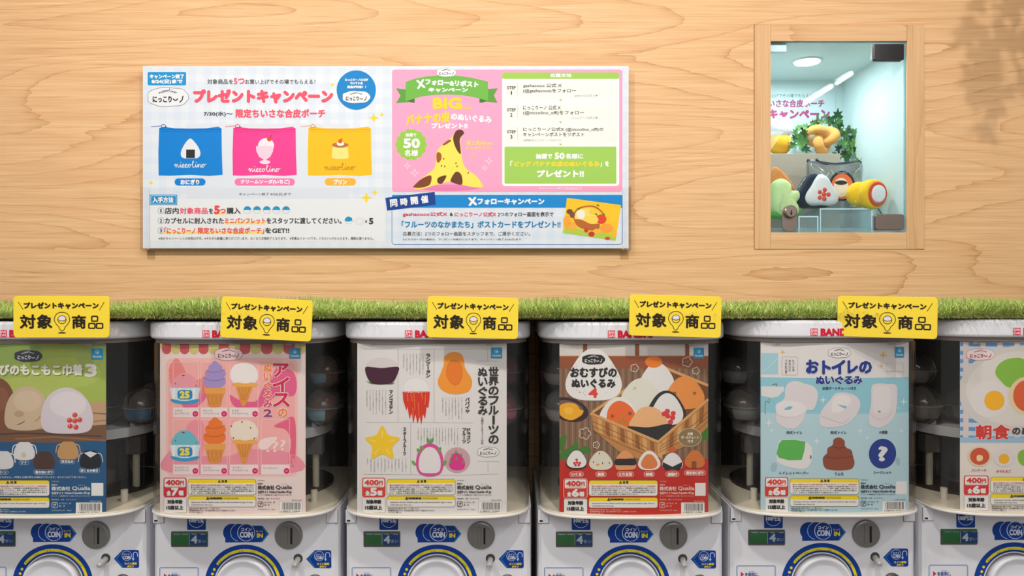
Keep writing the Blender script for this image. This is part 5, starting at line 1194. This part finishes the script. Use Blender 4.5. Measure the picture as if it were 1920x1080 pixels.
# basket front
A.poly([(1109, 776), (1234, 828), (1327, 752), (1327, 800), (1296, 832), (1212, 866), (1160, 846), (1113, 806)], BK1, 7.6)
for k in range(9):
    x = 1120+14*k; yb = 781+5.8*k
    A.poly([(x, yb), (x+8, yb+3.2), (x+10, yb+34), (x+2, yb+28)], BK2 if k % 2 else BK3, 7.8)
for k in range(6):
    x = 1242+14*k; yb = 824-11.5*k; A.poly([(x, yb), (x+8, yb-6.5), (x+6, yb+24), (x-2, yb+30)], BK2 if k % 2 else BK3, 7.8)
for k in range(3): A.line([(1112, 790+9*k), (1180, 822+9*k), (1216, 842+6*k)], 1.0, (120, 74, 40), 8, False); A.line([(1236, 838+5*k), (1300, 796+9*k), (1327, 772+9*k)], 1.0, (120, 74, 40), 8, False)
A.line([(1109, 776), (1234, 829), (1327, 750)], 6, BK3, 8.3); A.line([(1109, 778), (1234, 832), (1327, 753)], 1, BK2, 8.5)
# title rice ball
A.poly([(1113+p[0], 702-p[1]) for p in tri_out(106, 98, 48, .13)], (238, 238, 240), 8.6)
random.seed(2)
for _ in range(26):
    an = random.uniform(0, 2*PI); r_ = random.uniform(.72, .95); A.line([(1113+48*r_*math.cos(an), 706+38*r_*math.sin(an)), (1113+48*r_*math.cos(an)+random.uniform(-2, 2), 706+38*r_*math.sin(an)+2)], .7, (90, 86, 90), 8.9)
A.cloud(1112.5, 674, 43, 19, (44, 40, 44), None, 9, (232, 232, 234), .4)
A.text('おむすびの', 1070, 689.5, 1155.5, 707, (44, 40, 44), 1.1, 10); A.text('ぬいぐるみ', 1072.5, 711, 1153, 726.5, (44, 40, 44), 1.1, 10); A.text('4', 1104.5, 728.5, 1119.5, 744.5, (226, 72, 50), 1.4, 10)
def flower(cx, cy, r, rot=0):
    for k in range(5):
        an = rot+2*PI*k/5; A.line([(cx+r*.55*math.cos(an)+r*.42*math.cos(an+b), cy+r*.55*math.sin(an)+r*.42*math.sin(an+b)) for b in [-1.6+3.2*q/7 for q in range(8)]], 1.1, (240, 228, 214), 9)
    for q in ((-1.5, -1), (1.5, -1), (-1, 1.5), (1, 1.5)): A.ell(cx+q[0], cy+q[1], .5, .5, (240, 228, 214), 9, 0, 6)
for q in ((1189.5, 690, 8), (1288, 678.5, 10), (1304.5, 695, 7), (1096.5, 812.5, 11.5), (1118, 834, 6.5)): flower(*q)
A.ell(1293, 820, 21.5, 17, (146, 122, 84), 8.9, n=40); A.ring(1293, 820, 21.8, 17.2, .8, (226, 214, 190), 9.1)
A.text('全種', 1288.5, 810.5, 1298.5, 815.5, (240, 234, 220), .2, 10); A.text('ボールチェーン', 1277, 817, 1310, 822.5, (240, 234, 220), .2, 10); A.text('付き', 1289, 824.5, 1299, 829.5, (240, 234, 220), .2, 10)
six = ((1081, 862, '白', 'いくら', 26), (1126.5, 863, '菜', '高菜', 20), (1172.5, 863, '五', 'とり五目', 31), (1217, 863, '味', '味噌', 20), (1260.5, 865, '唐', '唐揚げ', 25), (1302.5, 860.5, '焼', '焼きおにぎり', 40))
for cx, cy, kd, s, w_ in six:
    if kd == '白':
        rice(A, cx, cy-.5, 40, 37, (46, 44, 48), 9); rice(A, cx, cy-1.5, 37, 33, (236, 236, 238), 9.3)
        for dx, dy in ((0, 0), (5, 1), (-1, -5), (-5, 1), (-3, 5), (3, 5)): A.ell(cx+1+dx, cy+5+dy, 2.6, 2.5, (214, 50, 50), 9.6, 0, 10)
    elif kd == '菜':
        rice(A, cx, cy, 44, 36, (226, 222, 208), 9); A.ell(cx-6, cy+8, 3.4, 2, (236, 160, 70), 9.6, 0, 10)
        for q in ((-14, 3), (3, 5), (16, 5), (-3, -13)): A.ell(cx+q[0], cy+q[1], .9, 2.2, (60, 60, 50), 9.6, 15, 8)
    elif kd == '五':
        A.blob([(cx-19, cy+5), (cx-15, cy-8), (cx-6, cy-17), (cx+2, cy-18), (cx+11, cy-12), (cx+18, cy), (cx+20, cy+8), (cx+17, cy+16), (cx, cy+18), (cx-16, cy+17)], (230, 158, 104), 9); A.blob([(cx-18, cy-2), (cx, cy-3), (cx+18, cy-3), (cx+19, cy+8), (cx, cy+9), (cx-19, cy+8)], (40, 38, 42), 9.4)
    elif kd == '味':
        rice(A, cx, cy, 42, 37, (238, 236, 236), 9); rice(A, cx, cy+2, 31, 28, (226, 130, 74), 9.4); A.ell(cx, cy+6, 2.6, 3.4, (206, 140, 70), 9.8)
    elif kd == '唐':
        rice(A, cx, cy, 39, 33, (236, 236, 240), 9); A.ell(cx-.5, cy-22, 8, 5.5, (206, 100, 50), 9.2); A.poly([(cx-18, cy+1), (cx, cy+10), (cx+18, cy+1), (cx+18, cy+9), (cx+13, cy+16), (cx-13, cy+16), (cx-19, cy+9)], (44, 42, 48), 9.6)
    else:
        rice(A, cx, cy, 38, 34, (214, 124, 58), 9); A.rr(cx-6, cy+4, cx+3, cy+17, 1, (140, 80, 40), 9.5)
    y = 889 if kd != '焼' else 886.3
    A.rr(cx-w_/2, y-5, cx+w_/2, y+5, 5, (218, 96, 84), 9); A.frame(cx-w_/2, y-5, cx+w_/2, y+5, 5, .6, (240, 214, 206), 9.3); A.text(s, cx-w_/2+4, y-3, cx+w_/2-4, y+3, (244, 238, 234), .4, 10)
maker(A, 1300.5, 652, 1320, 672)
info(A, lambda x: x, 0, (238, 206, 200), '6', (214, 58, 46), wbox=False)
A.reserve('printed_artwork', t)

# 5: toilets
t, A = new_poster(4, 1426, 1704, 642.5, 965, (186, 216, 228), 'light blue poster of toilet soft toys with navy lettering, fifth in the row')
A.rect(1426, 642.5, 1704, 709, (230, 228, 232), 0); A.rect(1426, 709, 1704, 779, (146, 206, 226), .2); A.rect(1426, 776, 1704, 965, (184, 216, 230), .4)
A.poly([(1427, 662), (1459, 662), (1459, 702), (1427, 702)], (168, 212, 230), 1); A.line([(1430, 697), (1450, 680), (1457, 672)], 1.2, (205, 228, 238), 1.5, False)
for y in (722, 738, 755): A.line([(1427, y), (1702, y)], .5, (170, 216, 232), 1)
A.cloud(1573.5, 661.5, 42, 18.5, (238, 236, 240), (90, 90, 100), 3, (70, 70, 80), .5)
maker(A, 1677.5, 650, 1695, 670.5)
NB = (24, 56, 146)
for b, c, L in ((2.2, (236, 238, 244), 5), (1.2, NB, 6)):
    for ch, q in zip('おトイレの', ((1512, 675.5, 1533.5, 699), (1542.5, 677, 1556, 700.5), (1560, 676, 1583.5, 700.5), (1590, 677, 1607, 699), (1611.5, 678, 1633, 699))): A.text(ch, *q, c, b+.5, L)
    for k, ch in enumerate('ぬいぐるみ'): A.text(ch, 1530+17.6*k, 706, 1545.5+17.6*k, 719.5, c, b*.8, L)
A.text('全種ボールチェーン付き', 1541.5, 725, 1604.5, 730.5, (60, 80, 120), .15)
A.frame(1466, 669, 1495.5, 703, 3, .6, (150, 150, 158), 2)
for k, s in enumerate(('トイレは', 'きれいに', 'つかおう！')): vt(s, 1485.5-7*k, 674, 1489.5-7*k, 696 if k < 2 else 700, (110, 110, 120), .1)
for x, y, r in ((1467.5, 660, 5), (1656, 666, 8), (1652, 686, 4.5)): A.star(x, y, r, (240, 190, 60), 3, .3)
for x, y, r in ((1543, 750, 8), (1694, 753, 8), (1441, 793, 9), (1447, 807, 5), (1613, 808, 7), (1531, 827, 8), (1626, 821, 5), (1690, 808, 5), (1685, 765, 4)): A.star(x, y, r, (222, 236, 242), 3, .25)
for x0 in (1662, 1678): A.frame(x0, 680.5, x0+16, 697, .5, .4, (190, 190, 196), 2); A.frame(x0, 696, x0+16, 710, .5, .4, (190, 190, 196), 2)
A.poly([(1427, 724), (1470, 725), (1470, 733), (1458, 744), (1445, 746), (1427, 742)], (226, 226, 232), 2); A.line([(1448, 721), (1456, 719.5), (1456, 724)], 1.6, (120, 130, 140), 3); A.line(spline([(1442, 746), (1442, 755), (1437, 752), (1434.5, 758), (1434.5, 776)], 4), 1.8, (140, 150, 160), 2)
TW, TS = (226, 220, 228), (208, 200, 212)
A.blob([(1471, 745), (1472, 728), (1480, 717), (1494, 714.5), (1508, 719), (1524, 724), (1533, 736), (1531, 755), (1524, 768), (1512, 770), (1506, 788), (1490, 803), (1470, 801), (1456, 790), (1455, 772), (1454, 762), (1462, 755)], TW, 3)
A.blob([(1454, 762), (1464, 753), (1490, 752), (1508, 760), (1511, 772), (1494, 781), (1478, 781), (1460, 777)], (234, 230, 236), 3.6); A.line(spline([(1456, 776), (1468, 781), (1488, 782), (1505, 776), (1511, 769)], 4), 1, TS, 4); A.blob([(1470, 768), (1478, 762), (1486, 763), (1480, 768)], (120, 190, 214), 4.2)
A.blob([(1536, 786), (1541, 768), (1556, 750), (1566, 738), (1582, 736), (1600, 740), (1612, 752), (1610, 770), (1594, 790), (1576, 799), (1548, 801), (1538, 796)], TW, 3); A.line(spline([(1540, 780), (1560, 788), (1580, 793), (1592, 784)], 4), 1.4, TS, 4); A.blob([(1562, 748), (1572, 741), (1588, 742), (1596, 752), (1580, 770), (1560, 772)], (236, 232, 238), 3.6); A.poly([(1570, 758), (1588, 762), (1585, 766.5), (1574, 761)], (130, 190, 210), 4.2)
A.blob([(1634, 725), (1645, 719), (1664, 720), (1680, 722), (1682, 740), (1680, 770), (1670, 790), (1650, 802), (1632, 797), (1629, 780), (1633, 755)], TW, 3); A.blob([(1638, 730), (1650, 724), (1668, 727), (1670, 752), (1664, 772), (1640, 772), (1637, 750)], (232, 228, 234), 3.6); A.ell(1648.5, 771.5, 3, 2, (150, 150, 160), 4, 0, 12); A.line(spline([(1631, 776), (1645, 786), (1664, 782), (1672, 770)], 4), 1.1, TS, 4)
A.blob([(1457, 850), (1458, 834), (1466, 824), (1500, 825), (1518, 834), (1523, 848), (1520, 868), (1508, 879), (1480, 876), (1458, 866)], (230, 228, 232), 3); A.poly([(1456, 850), (1460, 832), (1466, 825), (1490, 824.5), (1510, 828), (1508, 845), (1503, 862), (1480, 863), (1460, 858)], (92, 184, 84), 3.6); A.ell(1520, 857, 1.5, 4, (120, 110, 110), 4, 0, 10)
A.blob([(1544, 872), (1543, 858), (1550, 850), (1552, 840), (1561, 834), (1563, 824), (1573, 820), (1583, 826), (1585, 838), (1596, 844), (1599, 855), (1602, 868), (1596, 879), (1575, 882), (1552, 880)], (146, 74, 50), 3); A.line(spline([(1560, 837), (1572, 840), (1587, 838)], 4), 1.1, (112, 52, 36), 4); A.line(spline([(1547, 856), (1570, 859), (1599, 856)], 4), 1.2, (112, 52, 36), 4)
A.ell(1654.5, 850.5, 25.5, 28, NB, 3, 8, 40); A.text('?', 1648, 838, 1662.5, 863, (232, 234, 240), 1.8, 5)
A.ell(1451, 876, 6, 9, (160, 194, 212), 2, 15); A.ell(1683.5, 865, 4, 8, (160, 194, 212), 2, -8)
for x0, x1, y, s in ((1474, 1504, 808, '洋式トイレ'), (1557, 1587, 808, '和式トイレ'), (1648, 1663.5, 807.5, '小便器'), (1461.5, 1516, 884, 'トイレットペーパー'), (1565, 1581, 885.5, 'うんち'), (1638, 1671, 883, 'シークレット')): A.text(s, x0, y, x1, y+5.6, (70, 70, 90), .2)
info(A, lambda x: 1434+(x-1057)*1.0, -3, (60, 70, 84), '6', (222, 58, 48))
A.reserve('printed_artwork', t)

# 6: breakfast
t, A = new_poster(5, 1800, 2082, 641.5, 963, (230, 224, 220), 'blue checked poster of breakfast soft toys on a white plate, rightmost in the row')
A.rect(1800, 641.5, 2082, 830, (196, 214, 232), 0)
for k in range(12):
    A.rect(1800, 643+16*k, 2082, 650.5+16*k, (104, 152, 206), .3)
for k in range(9): A.rect(1806+32*k, 642, 1816+32*k, 828, (222, 206, 206), .6)
A.ell(1912, 730, 115, 82, (214, 210, 210), 2, -4, 48); A.ell(1914, 728, 103, 70, (224, 220, 218), 2.3, -4, 48)
A.blob([(1866, 700), (1870, 686), (1882, 676), (1895, 672), (1912, 671), (1926, 678), (1940, 690), (1936, 712), (1915, 726), (1890, 726), (1874, 712)], (134, 190, 66), 3)
A.ell(1854, 748, 36, 35, (228, 224, 228), 4, n=36); A.ell(1864, 751, 19, 18.5, (248, 184, 30), 5, n=30)
A.ell(1926, 742, 35, 36, (232, 212, 168), 4.4, n=36); A.ell(1926, 742, 27, 30, (222, 96, 50), 5)
A.rect(1800, 820, 2082, 830, (160, 194, 226), 1.2)
for b, c, L in ((2.2, (240, 236, 238), 6), (1.1, (212, 56, 44), 7)):
    A.text('朝食', 1829, 797, 1892, 823, c, b, L)
A.text('の', 1898, 802, 1912, 814, (60, 56, 58), .8, 7); A.text('ぬいぐるみ', 1916, 800, 1990, 815, (60, 56, 58), .8, 7)
A.cloud(1838, 664.5, 53, 21, (236, 222, 226), (190, 60, 80), 4, (170, 50, 70), .5)
A.ell(1836, 856, 22, 19, (226, 208, 176), 3, n=30); A.ell(1836.5, 855.5, 18, 16, (206, 84, 52), 4, n=30); A.blob([(1831, 855), (1836, 853), (1842, 855), (1841, 863), (1832, 864)], (246, 218, 160), 5)
A.ell(1882, 858, 20, 17, (222, 220, 224), 3, n=30); A.ell(1882, 860, 10, 9.5, (244, 182, 36), 4)
A.blob([(1908, 856), (1912, 846), (1922, 843), (1936, 848), (1938, 864), (1922, 873), (1912, 868)], (134, 190, 66), 3)
A.text('パンケーキ', 1821, 879, 1849, 884, (200, 90, 90), .15); A.text('ゆでたまご', 1868, 881, 1895, 886, (200, 90, 90), .15)
info(A, lambda x: 1807+(x-1057)*1.06, -6, (66, 62, 66), '6', (214, 46, 44))
A.reserve('printed_artwork', t)

realise_art()
